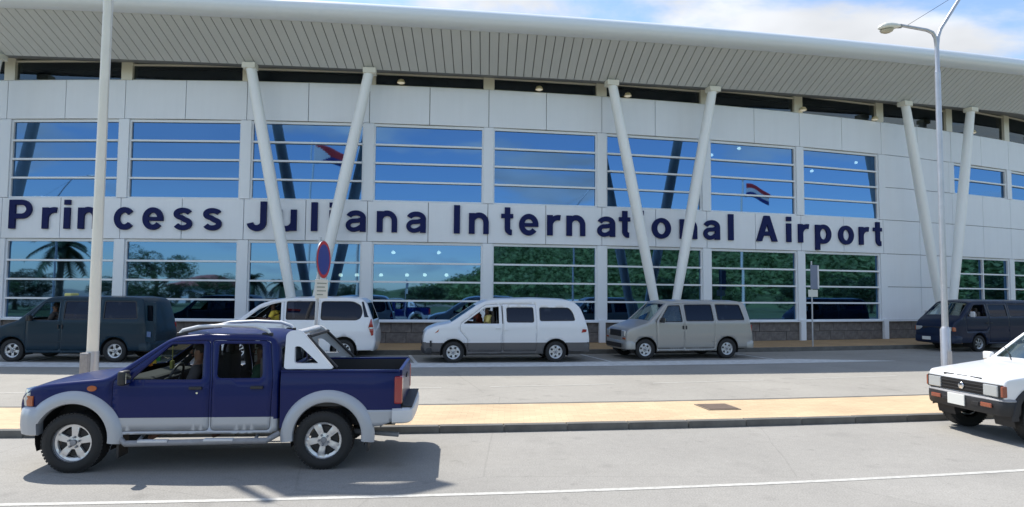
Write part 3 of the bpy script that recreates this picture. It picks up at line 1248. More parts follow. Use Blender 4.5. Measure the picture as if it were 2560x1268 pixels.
def arch_pts(xc, zc, ra, z_right, z_left, n=18):
    a0 = math.asin(max(-0.95, min(0.95, (z_right - zc) / ra)))
    a1 = PI - math.asin(max(-0.95, min(0.95, (z_left - zc) / ra)))
    return [(xc + ra * math.cos(a0 + (a1 - a0) * k / n), zc + ra * math.sin(a0 + (a1 - a0) * k / n)) for k in range(n + 1)]


def side_faces(vv, ff, W, sgn, push=0.0):
    """map (x, z) to 3D on the near (sgn -1) or far (+1) side"""
    w = W(vv[:, 0], vv[:, 1]) + push
    vs = [(x, sgn * ww, z) for (x, z), ww in zip(vv, w)]
    fs = ff if sgn < 0 else [(f[0], f[2], f[1]) for f in ff]
    return vs, fs


def solid(o, t, off, mo):
    m = o.modifiers.new('thickness', 'SOLIDIFY')
    m.thickness = t
    m.offset = off
    m.material_offset = mo
    return o


def make_car(spec, root):
    sh = spec['shell']
    paint, low = spec['paint'], spec.get('low', spec['paint'])
    split = spec.get('split', -1)
    mats4 = [paint, low, M['trim'], M['trim']]
    arches = spec['arches']                      # (x, z, r) front then rear (rear may be missing)
    zs = spec['sill']
    xe, ze = sh.Pin[-1]
    x0, z0 = sh.Pin[0]
    bottom = []
    zr = zs
    for i, (ax, az, ar) in enumerate(sorted(arches, key=lambda q: -q[0])):
        right_z = ze if i == 0 and len(arches) == 2 else zs
        left_z = z0 if i == len(arches) - 1 else zs
        bottom += arch_pts(ax, az, ar, right_z, left_z)
    if len(arches) == 1:
        bottom = [(xe - 0.02, zs)] + bottom
    outer = [tuple(p) for p in sh.Pin] + resample([(xe, ze)] + bottom + [(x0, z0)], 0.1, False)[1:-1]
    doors = [roundpoly(d, 0.05, 3) for d in spec['doors']]
    wins = [(roundpoly(w[0], w[2] if len(w) > 2 else 0.06, 4), w[1]) for w in spec['windows']]

    def cm(p):
        P = np.array(p)
        return P.mean(0)
    wd = []
    for wp, kind in wins:
        c = cm(wp)
        k = None
        for i, d in enumerate(doors):
            if inside(d, [c[0]], [c[1]])[0]:
                k = i
        wd.append(k)
    V, F, MI = [], [], []

    def add(vs, fs, mi):
        k = len(V)
        V.extend(vs)
        F.extend(tuple(i + k for i in f) for f in fs)
        MI.extend(mi)
    holes = [resample(d, 0.1) for d in doors] + [resample(w, 0.08) for (w, kd), k in zip(wins, wd) if k is None]
    cons = []
    if split > 0:
        cons = [resample([(x0 - 0.5, split), (xe + 0.5, split)], 0.1, False)]
        cons = [[p for p in cons[0] if inside(outer, [p[0]], [p[1]])[0] and not any(inside(hh, [p[0]], [p[1]])[0] for hh in holes)]]
        cons = []
    vv, ff = fill(outer, holes, 0.085, cons)

    def mi_of(vv, ff):
        if split <= 0:
            return [0] * len(ff)
        return [1 if (vv[f[0]][1] + vv[f[1]][1] + vv[f[2]][1]) / 3 < split else 0 for f in ff]

    def cut(vv, ff):
        """split triangles along z = split so the two paints meet in a clean line"""
        if split <= 0:
            return vv, ff
        pts = [tuple(p) for p in vv]
        idx = {}
        out = []

        def mid(a, b):
            k = (min(a, b), max(a, b))
            if k not in idx:
                t = (split - pts[a][1]) / (pts[b][1] - pts[a][1])
                pts.append((pts[a][0] + (pts[b][0] - pts[a][0]) * t, split))
                idx[k] = len(pts) - 1
            return idx[k]
        for f in ff:
            sd = [pts[i][1] - split for i in f]
            up = [x > 1e-5 for x in sd]
            dn = [x < -1e-5 for x in sd]
            if not (any(up) and any(dn)):
                out.append(f)
                continue
            A, B = [], []
            for i in range(3):
                a, b = f[i], f[(i + 1) % 3]
                if not dn[i]:
                    A.append(a)
                if not up[i]:
                    B.append(a)
                if (up[i] and dn[(i + 1) % 3]) or (dn[i] and up[(i + 1) % 3]):
                    m = mid(a, b)
                    A.append(m)
                    B.append(m)
            for Q in (A, B):
                for q in range(1, len(Q) - 1):
                    out.append((Q[0], Q[q], Q[q + 1]))
        return np.array(pts), out
    vv, ff = cut(vv, ff)
    for sg in (-1, 1):
        vs, fs = side_faces(vv, ff, sh.W, sg)
        add(vs, fs, mi_of(vv, ff))
    # over-the-top strip
    glassy = spec['glass']                       # list of (name, index a, index b, margin, material, crown)
    n = len(sh.t)
    um = 0.90
    us = [-1, -0.97, -um, -0.7, -0.45, -0.2, 0, 0.2, 0.45, 0.7, um, 0.97, 1]
    rows = []
    crown = np.full(n, spec.get('crown', 0.03))
    Wi = sh.W(sh.Pin[:, 0], sh.Pin[:, 1])
    angs = [0, 25, 50, 72]
    grid = []
    for i in range(n):
        line = []
        P, Pi, N, r, w = sh.P[i], sh.Pin[i], sh.N[i], sh.r[i], Wi[i]
        for a in angs:
            a = math.radians(a)
            q = Pi + N * r * math.sin(a)
            line.append((q[0], -(w - r * (1 - math.cos(a))), q[1]))
        for u in us:
            q = P + N * crown[i] * (1 - u * u)
            line.append((q[0], u * (w - r), q[1]))
        for a in reversed(angs):
            a = math.radians(a)
            q = Pi + N * r * math.sin(a)
            line.append((q[0], (w - r * (1 - math.cos(a))), q[1]))
        grid.append(line)
    m = len(grid[0])
    c0, c1 = len(angs) + 2, len(angs) + len(us) - 3          # columns of +-um
    gl = {}
    fs, mi = [], []
    for i in range(n - 1):
        tm = 0.5 * (sh.t[i] + sh.t[i + 1])
        gname = None
        for g in glassy:
            if sh.S[g[1]] + g[3] < tm < sh.S[g[2]] - g[3]:
                gname = g[0]
        for c in range(m - 1):
            q = (i * m + c, i * m + c + 1, (i + 1) * m + c + 1, (i + 1) * m + c)
            q = (q[0], q[3], q[2], q[1])
            if gname and c0 <= c < c1:
                gl.setdefault(gname, []).append((i, c))
            else:
                fs.append(q)
                zc = sum(grid[i + a][c + b][2] for a in (0, 1) for b in (0, 1)) / 4
                mi.append(1 if (split > 0 and zc < split) else 0)
    fs = [tuple(reversed(f)) for f in fs]
    add([p for line in grid for p in line], fs, mi)
    body = make('body', V, F, mats4, root, MI, True, weld=0.004, sharp=40)
    bm = bmesh.new()
    bm.from_mesh(body.data)
    bmesh.ops.recalc_face_normals(bm, faces=bm.faces)
    vol = sum((f.calc_center_median() - Vector((1.3, 0, 0.9))).dot(f.normal) * f.calc_area() for f in bm.faces)
    if vol < 0:
        bmesh.ops.reverse_faces(bm, faces=bm.faces)
    bm.to_mesh(body.data)
    bm.free()
    body.data.set_sharp_from_angle(angle=math.radians(40))
    solid(body, 0.014, -1, 2)
    for g in glassy:
        cells = gl.get(g[0], [])
        if not cells:
            continue
        idx, vs, fs = {}, [], []
        for i, c in cells:
            q = []
            for a, b in ((i, c), (i, c + 1), (i + 1, c + 1), (i + 1, c)):
                if (a, b) not in idx:
                    idx[(a, b)] = len(vs)
                    p = Vector(grid[a][b])
                    nn = Vector((sh.N[a][0], 0, sh.N[a][1]))
                    vs.append(p - nn * 0.008)
                q.append(idx[(a, b)])
            fs.append(tuple(q))
        make(g[0], vs, fs, g[4], root, smooth=True)
    # doors and side windows
    door_objs = {}
    for sg in (-1, 1):
        for i, d in enumerate(doors):
            dd = resample(inset(d, 0.006), 0.1)
            hs = [resample(w, 0.08) for (w, kd), k in zip(wins, wd) if k == i]
            vv, ff = cut(*fill(dd, hs, 0.085))
            vs, fs = side_faces(vv, ff, sh.W, sg)
            o = make('door', vs, fs, mats4, root, mi_of(vv, ff), True)
            solid(o, 0.03, -1, 2)
            door_objs[(sg, i)] = o
        for (w, kind), k in zip(wins, wd):
            if kind == 'open':
                continue
            w2 = resample(inset(w, -0.012), 0.08)
            w3 = resample(inset(w, 0.016), 0.08)
            vv, ff = fill(w2, [w3], 0.5)
            vs, fs = side_faces(vv, ff, sh.W, sg, 0.002)
            seal = MB()
            seal.add(vs, fs, 1)
            vv, ff = fill(resample(inset(w, 0.010), 0.08), (), 0.12)
            vs, fs = side_faces(vv, ff, sh.W, sg, -0.012)
            seal.add(vs, fs, 0)
            seal.build('window', [M['tint'] if kind == 'tint' else M['clearglass'], M['black']], door_objs[(sg, k)] if k is not None else root, smooth=True)
    # handles
    for hx, hz, dk in spec.get('handles', []):
        for sg in (-1, 1):
            w = float(sh.W(hx, hz))
            h_ = MB()
            dd = spec.get('hdim', (0.15, 0.035, 0.035))
            h_.box((hx, sg * (w + 0.012), hz), dd)
            o = h_.build('handle', spec.get('hmat', M['black']), door_objs.get((sg, dk), root), bevel=0.008)
    # wheel wells and underbody
    u = MB()
    for ax, az, ar in arches:
        for sg in (-1, 1):
            w = sh.w0 - 0.03
            pr = [(ar + 0.01, sg * (w - 0.36)), (ar + 0.01, sg * w)]
            u.lathe(pr, 20, 0, 'y', (ax, 0, az), -0.35, PI + 0.35)
            u.lathe([(0.02, sg * (w - 0.36)), (ar + 0.01, sg * (w - 0.36))], 20, 0, 'y', (ax, 0, az), -0.35, PI + 0.35)
    xl, xr_ = sh.P[:, 0].min() + 0.15, spec.get('floor_end', sh.P[:, 0].max() - 0.1)
    ub = spec.get('under', (zs + 0.02, 0.06))
    u.box(((xl + xr_) / 2, 0, ub[0] + ub[1] / 2), (xr_ - xl, 2 * (sh.w0 - 0.42), ub[1]))
    for (a, b) in spec.get('floors', []):
        u.box(((a + b) / 2, 0, ub[0] + ub[1] / 2), (b - a, 2 * (sh.w0 - 0.06), ub[1]))
    u.build('underbody', M['darkmetal'], root)
    # interior
    for sx, sy, zc in spec.get('seats', []):
        it = MB()
        it.box((sx, sy, zc + 0.09), (0.48, 0.48, 0.16))
        it.box((sx + 0.26, sy, zc + 0.40), (0.12, 0.46, 0.60))
        it.box((sx + 0.28, sy, zc + 0.77), (0.09, 0.24, 0.16))
        it.build('seat', M['seat'], root, bevel=0.03)
    if 'dash' in spec:
        dx, dz = spec['dash']
        MB().box((dx, 0, dz), (0.40, 2 * sh.w0 - 0.34, 0.22)).build('dashboard', M['trim'], root, bevel=0.05)
        sw = MB()
        c = Vector((dx + 0.34, -0.38 if spec.get('lhd', True) else 0.38, dz + 0.09))
        pts = []
        for k in range(25):
            a = 2 * PI * k / 24
            pts.append(c + Vector((0.10 * math.sin(a) * 0.6, 0.185 * math.cos(a), 0.185 * math.sin(a) * 0.85)))
        sw.tube(pts, 0.016, 8, cap=False)
        sw.tube([c, c + Vector((-0.25, 0, -0.12))], 0.03, 8)
        sw.tube([c + Vector((0, -0.17, 0)), c + Vector((0, 0.17, 0))], 0.015, 6)
        sw.build('steering_wheel', M['black'], root, smooth=True)
    return dict(sh=sh, doors=door_objs, body=body)


def make_wheel(rt, wdt, rr, spokes, style, rimmat):
    """hub (part) > tyre, rim"""
    hub = MB().lathe([(0.0, -0.02), (rr * 0.75, -0.02), (rr * 0.75, 0.08)], 20).build('wheel', M['darkmetal'], None, smooth=True, sharp=30)
    h = wdt / 2
    t = MB()
    pr = [(rr * 0.98, -h * 0.72), (rr + 0.012, -h * 0.93), (rr + (rt - rr) * 0.45, -h * 1.03), (rt - 0.035, -h * 0.97), (rt - 0.010, -h * 0.80), (rt, -h * 0.45),
          (rt, h * 0.45), (rt - 0.010, h * 0.80), (rt - 0.035, h * 0.97), (rr + 0.01, h * 0.9), (rr * 0.98, h * 0.7)]
    t.lathe(pr, 40)
    for k in range(52):                                         # tread blocks on the shoulders
        a = 2 * PI * k / 52
        for sy in (-1, 1):
            c = (math.cos(a) * (rt - 0.006), sy * h * 0.62, math.sin(a) * (rt - 0.006))
            q = MB().box((0, 0, 0), (0.030, h * 0.42, 0.016))
            rot = Matrix.Rotation(-a + PI / 2, 3, 'Y')
            t.add([Vector(c) + rot @ Vector(v) for v in q.v], q.f)
    t.build('tyre', M['rubber'], hub, smooth=True, sharp=35)
    # rim face with real openings
    holes = []
    ro, ri = rr * 0.84, rr * 0.36
    for k in range(spokes):
        a = 2 * PI * (k + 0.5) / spokes + PI / 2
        half = PI / spokes
        if style == 'wide':
            so, si = half * 0.62, half * 0.34
        elif style == 'lobed':
            so, si = half * 0.45, half * 0.40
            ri_, ro_ = rr * 0.50, rr * 0.80
        else:
            so, si = half * 0.70, half * 0.60
        r0, r1 = (ri_, ro_) if style == 'lobed' else (ri, ro)
        p = []
        for q in range(7):
            b = a - so + 2 * so * q / 6
            p.append((r1 * math.cos(b), r1 * math.sin(b)))
        for q in range(5):
            b = a + si - 2 * si * q / 4
            p.append((r0 * math.cos(b), r0 * math.sin(b)))
        holes.append(roundpoly(p, 0.012, 2))
    outer = [(rr * 0.965 * math.cos(2 * PI * k / 48), rr * 0.965 * math.sin(2 * PI * k / 48)) for k in range(48)]
    vv, ff = fill(outer, holes, 0.03)
    rad = np.hypot(vv[:, 0], vv[:, 1]) / rr
    y = -h * 0.62 + 0.030 * (1 - np.clip(rad, 0, 1) ** 2) * (1 if style != 'dish' else -1.2) + 0.02 * np.exp(-((rad - 0.9) / 0.12) ** 2) - 0.02 * np.exp(-(rad / 0.22) ** 2)
    rm = MB()
    rm.add([(x, yy, z) for (x, z), yy in zip(vv, y)], ff)
    rm.add([(x, yy + 0.03, z) for (x, z), yy in zip(vv, y)], [tuple(reversed(f)) for f in ff])
    rm.lathe([(rr * 0.96, -h * 0.60), (rr, -h * 0.78), (rr * 1.02, -h * 0.80), (rr * 1.0, -h * 0.60), (rr * 0.93, -h * 0.2), (rr * 0.9, h * 0.5)], 40)
    rm.lathe([(0.0, -h * 0.62 - 0.012), (rr * 0.15, -h * 0.62 - 0.008), (rr * 0.17, -h * 0.60)], 16, 1)
    for k in range(spokes):
        a = 2 * PI * k / spokes + PI / 2
        rm.lathe([(0.0, -h * 0.62 - 0.006), (0.013, -h * 0.62), (0.013, -h * 0.5)], 8, 1, 'y', (rr * 0.27 * math.cos(a), 0, rr * 0.27 * math.sin(a)))
    rm.build('rim', [rimmat, M['greybox']], hub, smooth=True, sharp=35)
    return hub


def add_wheels(root, proto, xs, track, z):
    done = False
    for x in xs:
        for sg in (-1, 1):
            w = proto if not done else copy_tree(proto)
            done = True
            w.parent = root
            w.location = (x, sg * track, z)
            w.rotation_euler = (0, random.uniform(0, 1.2), 0) if sg < 0 else (0, random.uniform(0, 1), PI)


def plan_path(xs, xf, w, rc, bow=0.05, n=6):
    """path in plan round one end of a car, near side to far side; xs where it starts on the flank, xf the nose"""
    s = -1 if xf < xs else 1
    p = [(xs, -w), (xf - s * rc, -w)]
    for k in range(1, n + 1):
        a = PI / 2 * k / n
        p.append((xf - s * rc + s * rc * math.sin(a) - s * bow, -w + rc * (1 - math.cos(a))))
    m = 8
    yl = w - rc
    for k in range(1, m):
        y = -yl + 2 * yl * k / m
        p.append((xf - s * bow * (y / yl) ** 2, y))
    q = [(x, -y) for x, y in p[:2 + n]]
    return p + q[::-1]


def sweep(mb, path, section, m=0, closed=True, out=-1):
    """section of (d, z), d measured outwards in plan"""
    P = np.array(path)
    d = np.gradient(P, axis=0)
    d /= np.linalg.norm(d, axis=1)[:, None] + 1e-9
    N = np.stack([d[:, 1], -d[:, 0]], 1)
    if ((P - np.array([1.5, 0.0])) * N).sum() < 0:
        N = -N
    k = len(section)
    vs, fs = [], []
    for p, nn in zip(P, N):
        for dd, z in section:
            q = p + nn * dd
            vs.append((q[0], q[1], z))
    for i in range(len(P) - 1):
        for c in range(k if closed else k - 1):
            c2 = (c + 1) % k
            fs.append((i * k + c, i * k + c2, (i + 1) * k + c2, (i + 1) * k + c))
    if closed:
        fs.append(tuple(range(k)))
        fs.append(tuple((len(P) - 1) * k + c for c in range(k - 1, -1, -1)))
    mb.add(vs, fs, m)
    return mb


def side_patch(name, poly, sh, m, root, push=0.006, depth=0.03, sides=(-1, 1), step=0.05):
    """lamp lenses, trims: a patch that follows the flank, proud of it and closed at its rim"""
    out = []
    p = resample(poly, 0.05)
    vv, ff = fill(p, (), step)
    n = len(p)
    for sg in sides:
        w = sh.W(vv[:, 0], vv[:, 1])
        vs = [(x, sg * (ww + push), z) for (x, z), ww in zip(vv, w)] + [(x, sg * (ww - depth), z) for (x, z), ww in zip(vv[:n], w[:n])]
        fs = list(ff) + [(i, i + len(vv), (i + 1) % n + len(vv), (i + 1) % n) for i in range(n)]
        out.append(make(name, vs, fs, m, root, smooth=True, sharp=40))
    return out


def mirror(root, x, z, w, m, size=(0.07, 0.20, 0.16), sides=(-1, 1)):
    for sg in sides:
        b = MB()
        b.box((x, sg * (w + 0.03 + size[1] / 2), z), size)
        b.box((x + 0.01, sg * (w + 0.01), z - 0.03), (0.05, 0.10, 0.06))
        o = b.build('wing_mirror', m, root, smooth=True, bevel=0.025)
        g = MB().box((x + size[0] / 2 + 0.004, sg * (w + 0.03 + size[1] / 2), z), (0.006, size[1] - 0.05, size[2] - 0.05)).build('mirror_glass', M['chrome'], o)


def finish(root, loc, yaw):
    root.location = loc
    root.rotation_euler = (0, 0, yaw)


# ---- pickup
def build_pickup():
    root = empty('pickup_truck')
    tag(root, 'navy blue double cab pickup with silver flares and white roll bar on the road', 'pickup truck')
    prof = [(-0.62, 0.50), (-0.66, 0.64), (-0.67, 0.80), (-0.63, 0.92), (-0.52, 0.995), (-0.30, 1.04), (0.05, 1.075), (0.36, 1.10),
            (1.0, 1.56), (1.12, 1.60), (1.4, 1.625), (2.08, 1.615), (2.26, 1.58), (2.32, 1.50), (2.35, 1.16), (2.35, 0.46)]
    sh = Shell(prof, 0.845, 1.08, 0.22, -0.67, 0.5, 0.13, 9, 1, 0, r=0.05, bulge=(0.86, 0.012), low=0.02)
    spec = dict(shell=sh, paint=M['navy'], low=M['silver'], split=0.635, arches=[(0.0, 0.40, 0.43)], sill=0.44, crown=0.035,
                doors=[[(0.43, 0.475), (1.545, 0.475), (1.55, 1.10), (1.50, 1.545), (1.03, 1.535), (0.52, 1.12), (0.43, 1.08)],
                       [(1.565, 0.475), (2.26, 0.475), (2.285, 1.10), (2.22, 1.545), (1.52, 1.55), (1.57, 1.10)]],
                windows=[([(0.63, 1.085), (1.045, 1.50), (1.425, 1.508), (1.455, 1.085)], 'open', 0.03), ([(1.62, 1.10), (1.60, 1.508), (2.12, 1.508), (2.16, 1.10)], 'open', 0.05)],
                glass=[('windscreen', 7, 8, 0.05, M['shield']), ('rear_window', 13, 14, 0.04, M['clearglass'])],
                handles=[(1.385, 0.985, 0), (2.10, 0.99, 1)], floors=[(0.45, 2.33)], floor_end=3.7, under=(0.46, 0.10),
                seats=[(1.15, -0.36, 0.62), (1.15, 0.36, 0.62), (1.85, -0.36, 0.62), (1.85, 0.36, 0.62)], dash=(0.62, 0.98))
    make_car(spec, root)
    W = sh.W
    # load bed
    w = 0.845
    xb0, xb1, zt = 2.375, 3.80, 1.185
    arch = arch_pts(2.95, 0.40, 0.44, 0.70, 0.50)
    side = [(xb0, 0.50), (xb0, zt), (xb1, zt + 0.01), (xb1 + 0.03, 0.95), (xb1 + 0.02, 0.70)] + arch
    side = [(xb0, zt), (xb1, zt + 0.01), (xb1 + 0.03, 0.95), (xb1 + 0.02, 0.70)] + arch + [(xb0, 0.50)]
    so = resample(side, 0.08)
    vv, ff = fill(so, (), 0.08)

    def WB(x, z):
        x, z = np.asarray(x), np.asarray(z)
        return 0.845 + 0.012 * np.exp(-((z - 0.95) / 0.10) ** 2) - 0.02 * np.maximum(0, (z - 1.08) / 0.1) ** 2 - 0.06 * np.clip((x - 3.45) / 0.4, 0, 1) ** 2
    bed = MB()
    for sg in (-1, 1):
        vs, fs = side_faces(vv, ff, WB, sg)
        bed.add(vs, fs, 0)
        bed.box(((xb0 + xb1) / 2, sg * (w - 0.045), zt - 0.004), (xb1 - xb0, 0.085, 0.022), 0)
        bed.box(((xb0 + xb1) / 2, sg * (w - 0.085), 0.97), (xb1 - xb0 - 0.02, 0.03, 0.40), 1)
        bed.lathe([(0.45, sg * (w - 0.38)), (0.45, sg * (w - 0.01))], 18, 1, 'y', (2.95, 0, 0.40), -0.3, PI + 0.3)
    bed.box(((xb0 + xb1) / 2, 0, 0.77), (xb1 - xb0 - 0.02, 1.60, 0.04), 1)
    bed.box((xb0 + 0.02, 0, 0.96), (0.04, 1.62, 0.42), 1)
    bed.box((3.05, 0, 0.52), (1.35, 0.9, 0.14), 1)
    b = bed.build('load_bed', [M['navy'], M['black']], root, smooth=True, sharp=40)
    tg = MB().box((xb1 + 0.005, 0, 0.96), (0.05, 1.46, 0.45)).build('tailgate', M['navy'], root, bevel=0.012)
    MB().box((xb1 + 0.035, 0, 1.04), (0.02, 0.2, 0.05)).build('handle', M['black'], tg, bevel=0.005)
    # lower silver quarter behind the arch
    vvq = [(3.37, 0.71), (3.84, 0.705), (3.80, 0.60), (3.60, 0.52), (3.40, 0.50)]
    q = resample(vvq, 0.06)
    v2, f2 = fill(q, (), 0.06)
    for sg in (-1, 1):
        mb = MB()
        vs, fs = side_faces(v2, f2, WB, sg, 0.004)
        mb.add(vs, fs)
        solid(mb.build('rear_skirt', M['silver'], root, smooth=True), 0.02, 0, 0)
    # flares
    for xc, a0, a1 in ((0.0, -0.12, PI - 0.45), (2.95, -0.14, PI + 0.12)):
        for sg in (-1, 1):
            fl = MB()
            pr = [(0.415, 0.80), (0.405, 0.87), (0.415, 0.895), (0.45, 0.905), (0.50, 0.895), (0.545, 0.872), (0.565, 0.84)]
            fl.lathe([(r, sg * y) for r, y in pr], 34, 0, 'y', (xc, 0, 0.40), a0, a1)
            o = fl.build('fender_flare', M['silver'], root, smooth=True, sharp=50)
            o.scale = (1.0, 1, 1)
    # front bumper, headlights, grille
    fb = MB()
    sec = [(0.0, 0.44), (0.030, 0.455), (0.045, 0.55), (0.045, 0.66), (0.03, 0.745), (0.0, 0.770), (-0.09, 0.765), (-0.10, 0.45)]
    sweep(fb, plan_path(-0.385, -0.672, 0.855, 0.20, 0.05), sec, out=1)
    fb.build('front_bumper', M['silver'], root, smooth=True, sharp=45)
    for sg in (-1, 1):
        hl = MB()
        pth = [(x, y * -sg) for x, y in plan_path(-0.50, -0.690, 0.80, 0.17, 0.04)[1:9]]
        sweep(hl, pth, [(0.012, 0.775), (0.02, 0.86), (-0.005, 0.965), (-0.08, 0.965), (-0.08, 0.775)], out=1 if sg < 0 else -1)
        hl.build('headlight', M['lens'], root, smooth=True, sharp=40)
        ind = MB()
        pth = [(-0.470, sg * 0.820), (-0.495, sg * 0.814), (-0.525, sg * 0.804), (-0.553, sg * 0.788)]
        sweep(ind, pth, [(0.010, 0.775), (0.016, 0.83), (0.008, 0.895), (-0.04, 0.895), (-0.04, 0.775)], out=1 if sg < 0 else -1)
        ind.build('indicator', M['orange'], root, smooth=True, sharp=40)
    gr = MB().box((-0.655, 0, 0.865), (0.05, 0.80, 0.16)).build('grille', M['black'], root, bevel=0.02)
    for k in range(3):
        MB().box((-0.684, 0, 0.82 + 0.045 * k), (0.012, 0.74, 0.014)).build('grille_bar', M['chrome'], gr)
    side_patch('side_marker', [(0.20 + 0.055 * math.cos(a), 0.985 + 0.034 * math.sin(a)) for a in np.linspace(0, 2 * PI, 14)[:-1]], sh, M['orange'], root, 0.012)
    side_patch('door_lock', [(1.40 + 0.012 * math.cos(a), 0.925 + 0.012 * math.sin(a)) for a in np.linspace(0, 2 * PI, 10)[:-1]], sh, M['chrome'], root, 0.004, 0.01)
    # tail lights and rear bumper
    for sg in (-1, 1):
        tl = MB()
        tl.box((3.79, sg * 0.775, 0.945), (0.10, 0.13, 0.34))
        tl.build('tail_light', M['redlens'], root, bevel=0.02)
    rb = MB()
    sec = [(0.0, 0.54), (0.03, 0.56), (0.042, 0.63), (0.03, 0.70), (0.0, 0.72), (-0.14, 0.72), (-0.14, 0.59)]
    sweep(rb, plan_path(3.72, 3.95, 0.83, 0.12, 0.02), sec, out=1)
    o = rb.build('rear_bumper', M['white'], root, smooth=True, sharp=40)
    o.data.materials[0] = M['lightgrey']
    MB().box((3.86, 0, 0.732), (0.20, 1.5, 0.02)).box((3.82, -0.70, 0.77), (0.05, 0.07, 0.05)).build('bumper_step', M['black'], root, bevel=0.008)
    # exhaust tip, mud flaps, hitch
    ex = MB().tube([(3.0, -0.45, 0.40), (3.5, -0.5, 0.36), (3.78, -0.52, 0.34)], 0.03, 10)
    ex.build('exhaust_pipe', M['greybox'], root, smooth=True)
    for sg in (-1, 1):
        MB().box((0.52, sg * 0.74, 0.33), (0.03, 0.24, 0.32)).build('mud_flap', M['black'], root, bevel=0.006)
        MB().box((3.43, sg * 0.74, 0.36), (0.02, 0.24, 0.30)).build('mud_flap', M['black'], root, bevel=0.006)
    # side steps
    for sg in (-1, 1):
        st = MB()
        st.tube([(0.50, sg * 0.80, 0.40), (0.62, sg * 0.90, 0.345), (2.24, sg * 0.90, 0.365), (2.36, sg * 0.80, 0.43)], 0.036, 12)
        st.tube([(0.75, sg * 0.55, 0.47), (0.75, sg * 0.90, 0.35)], 0.02, 8, 0)
        st.tube([(2.1, sg * 0.55, 0.47), (2.1, sg * 0.90, 0.36)], 0.02, 8, 0)
        o = st.build('side_step', M['greybox'], root, smooth=True)
        for x in (0.80, 1.55):
            MB().box((x + 0.14, sg * 0.905, 0.374 if x < 1 else 0.382), (0.34, 0.075, 0.03)).build('step_tread', M['lightgrey'], o, bevel=0.008)
    # roof rails
    for sg in (-1, 1):
        y = sg * 0.60
        rr = MB().tube([(1.06, y, 1.60), (1.12, y, 1.66), (1.30, y, 1.705), (1.65, y, 1.725), (2.0, y, 1.71), (2.14, y, 1.66), (2.18, y, 1.60)], [0.026, 0.034, 0.032, 0.032, 0.032, 0.034, 0.026], 12, flat=0.7)
        o = rr.build('roof_rail', M['lightgrey'], root, smooth=True)
        for x in (1.11, 2.14):
            MB().box((x, y, 1.61), (0.13, 0.06, 0.05)).build('rail_foot', M['black'], o, bevel=0.012)
    # roll bar with panelled legs
    rbm = MB()
    outer = roundpoly([(2.40, 1.205), (2.39, 1.62), (2.44, 1.665), (2.56, 1.665), (2.61, 1.62), (3.00, 1.205)], 0.04, 3)
    hole = roundpoly([(2.52, 1.27), (2.505, 1.475), (2.575, 1.475), (2.815, 1.27)], 0.03, 3)
    vv, ff = fill(resample(outer, 0.06), [resample(hole, 0.06)], 0.08)
    for sg in (-1, 1):
        def yy(z, t):
            return sg * (0.815 - 0.30 * (z - 1.2) - t)
        for t, rev in ((0.0, sg > 0), (0.07, sg < 0)):
            vs = [(x, yy(z, t), z) for x, z in vv]
            rbm.add(vs, [tuple(reversed(f)) for f in ff] if rev else ff)
        for loop, fl in ((resample(outer, 0.06), 1), (resample(hole, 0.06), 0)):
            n = len(loop)
            vs = [(x, yy(z, 0.0), z) for x, z in loop] + [(x, yy(z, 0.07), z) for x, z in loop]
            rbm.add(vs, [(i, (i + 1) % n, (i + 1) % n + n, i + n) for i in range(n)])
    rbm.tube([(2.50, -0.64, 1.63), (2.50, 0.64, 1.63)], 0.055, 14, flat=0.7)
    rbm.build('roll_bar', M['white'], root, smooth=True, sharp=40)
    st = MB()
    for sg in (-1, 1):
        st.tube([(2.63, sg * 0.60, 1.60), (3.02, sg * 0.70, 1.21)], 0.02, 8)
    st.tube([(2.66, -0.60, 1.59), (2.66, 0.60, 1.59)], 0.022, 8)
    st.build('roll_bar_brace', M['darkmetal'], root, smooth=True)
    mirror(root, 0.60, 1.12, 0.83, M['black'], (0.09, 0.17, 0.17))
    # hanging pennants behind the windscreen, paper on the rear glass, far sun visor
    MB().tube([(0.78, -0.05, 1.42), (0.78, -0.05, 1.22)], 0.006, 6).box((0.78, -0.05, 1.18), (0.03, 0.08, 0.10)).build('hanging_ornament', mat('ornament', (0.35, 0.33, 0.08), 0.6), root)
    dsh = MB()
    for k, c in enumerate(((0.02, 0.16, 0.03), (0.45, 0.30, 0.02), (0.40, 0.03, 0.03))):
        dsh.box((0.80 - 0.045 * k, -0.52, 1.30 - 0.03 * k), (0.05, 0.02, 0.055), k)
    dsh.build('window_pennant', [mat('pennant_%s' % n, c, 0.7) for n, c in (('green', (0.03, 0.22, 0.05)), ('yellow', (0.6, 0.42, 0.03)), ('orange', (0.55, 0.2, 0.03)))], root)
    MB().box((1.66, 0.66, 1.27), (0.07, 0.012, 0.26)).box((1.86, 0.62, 1.47), (0.10, 0.012, 0.06)).build('window_sticker', M['paper'], root)
    wheel = make_wheel(0.348, 0.25, 0.222, 5, 'wide', M['alloy'])
    add_wheels(root, wheel, (0.0, 2.90), 0.755, 0.348)
    yaw = 0.0854
    c = Vector((-5.165, 7.92, 0))
    finish(root, c + Vector((-math.sin(yaw), math.cos(yaw), 0)) * 0.86, yaw)
    return root


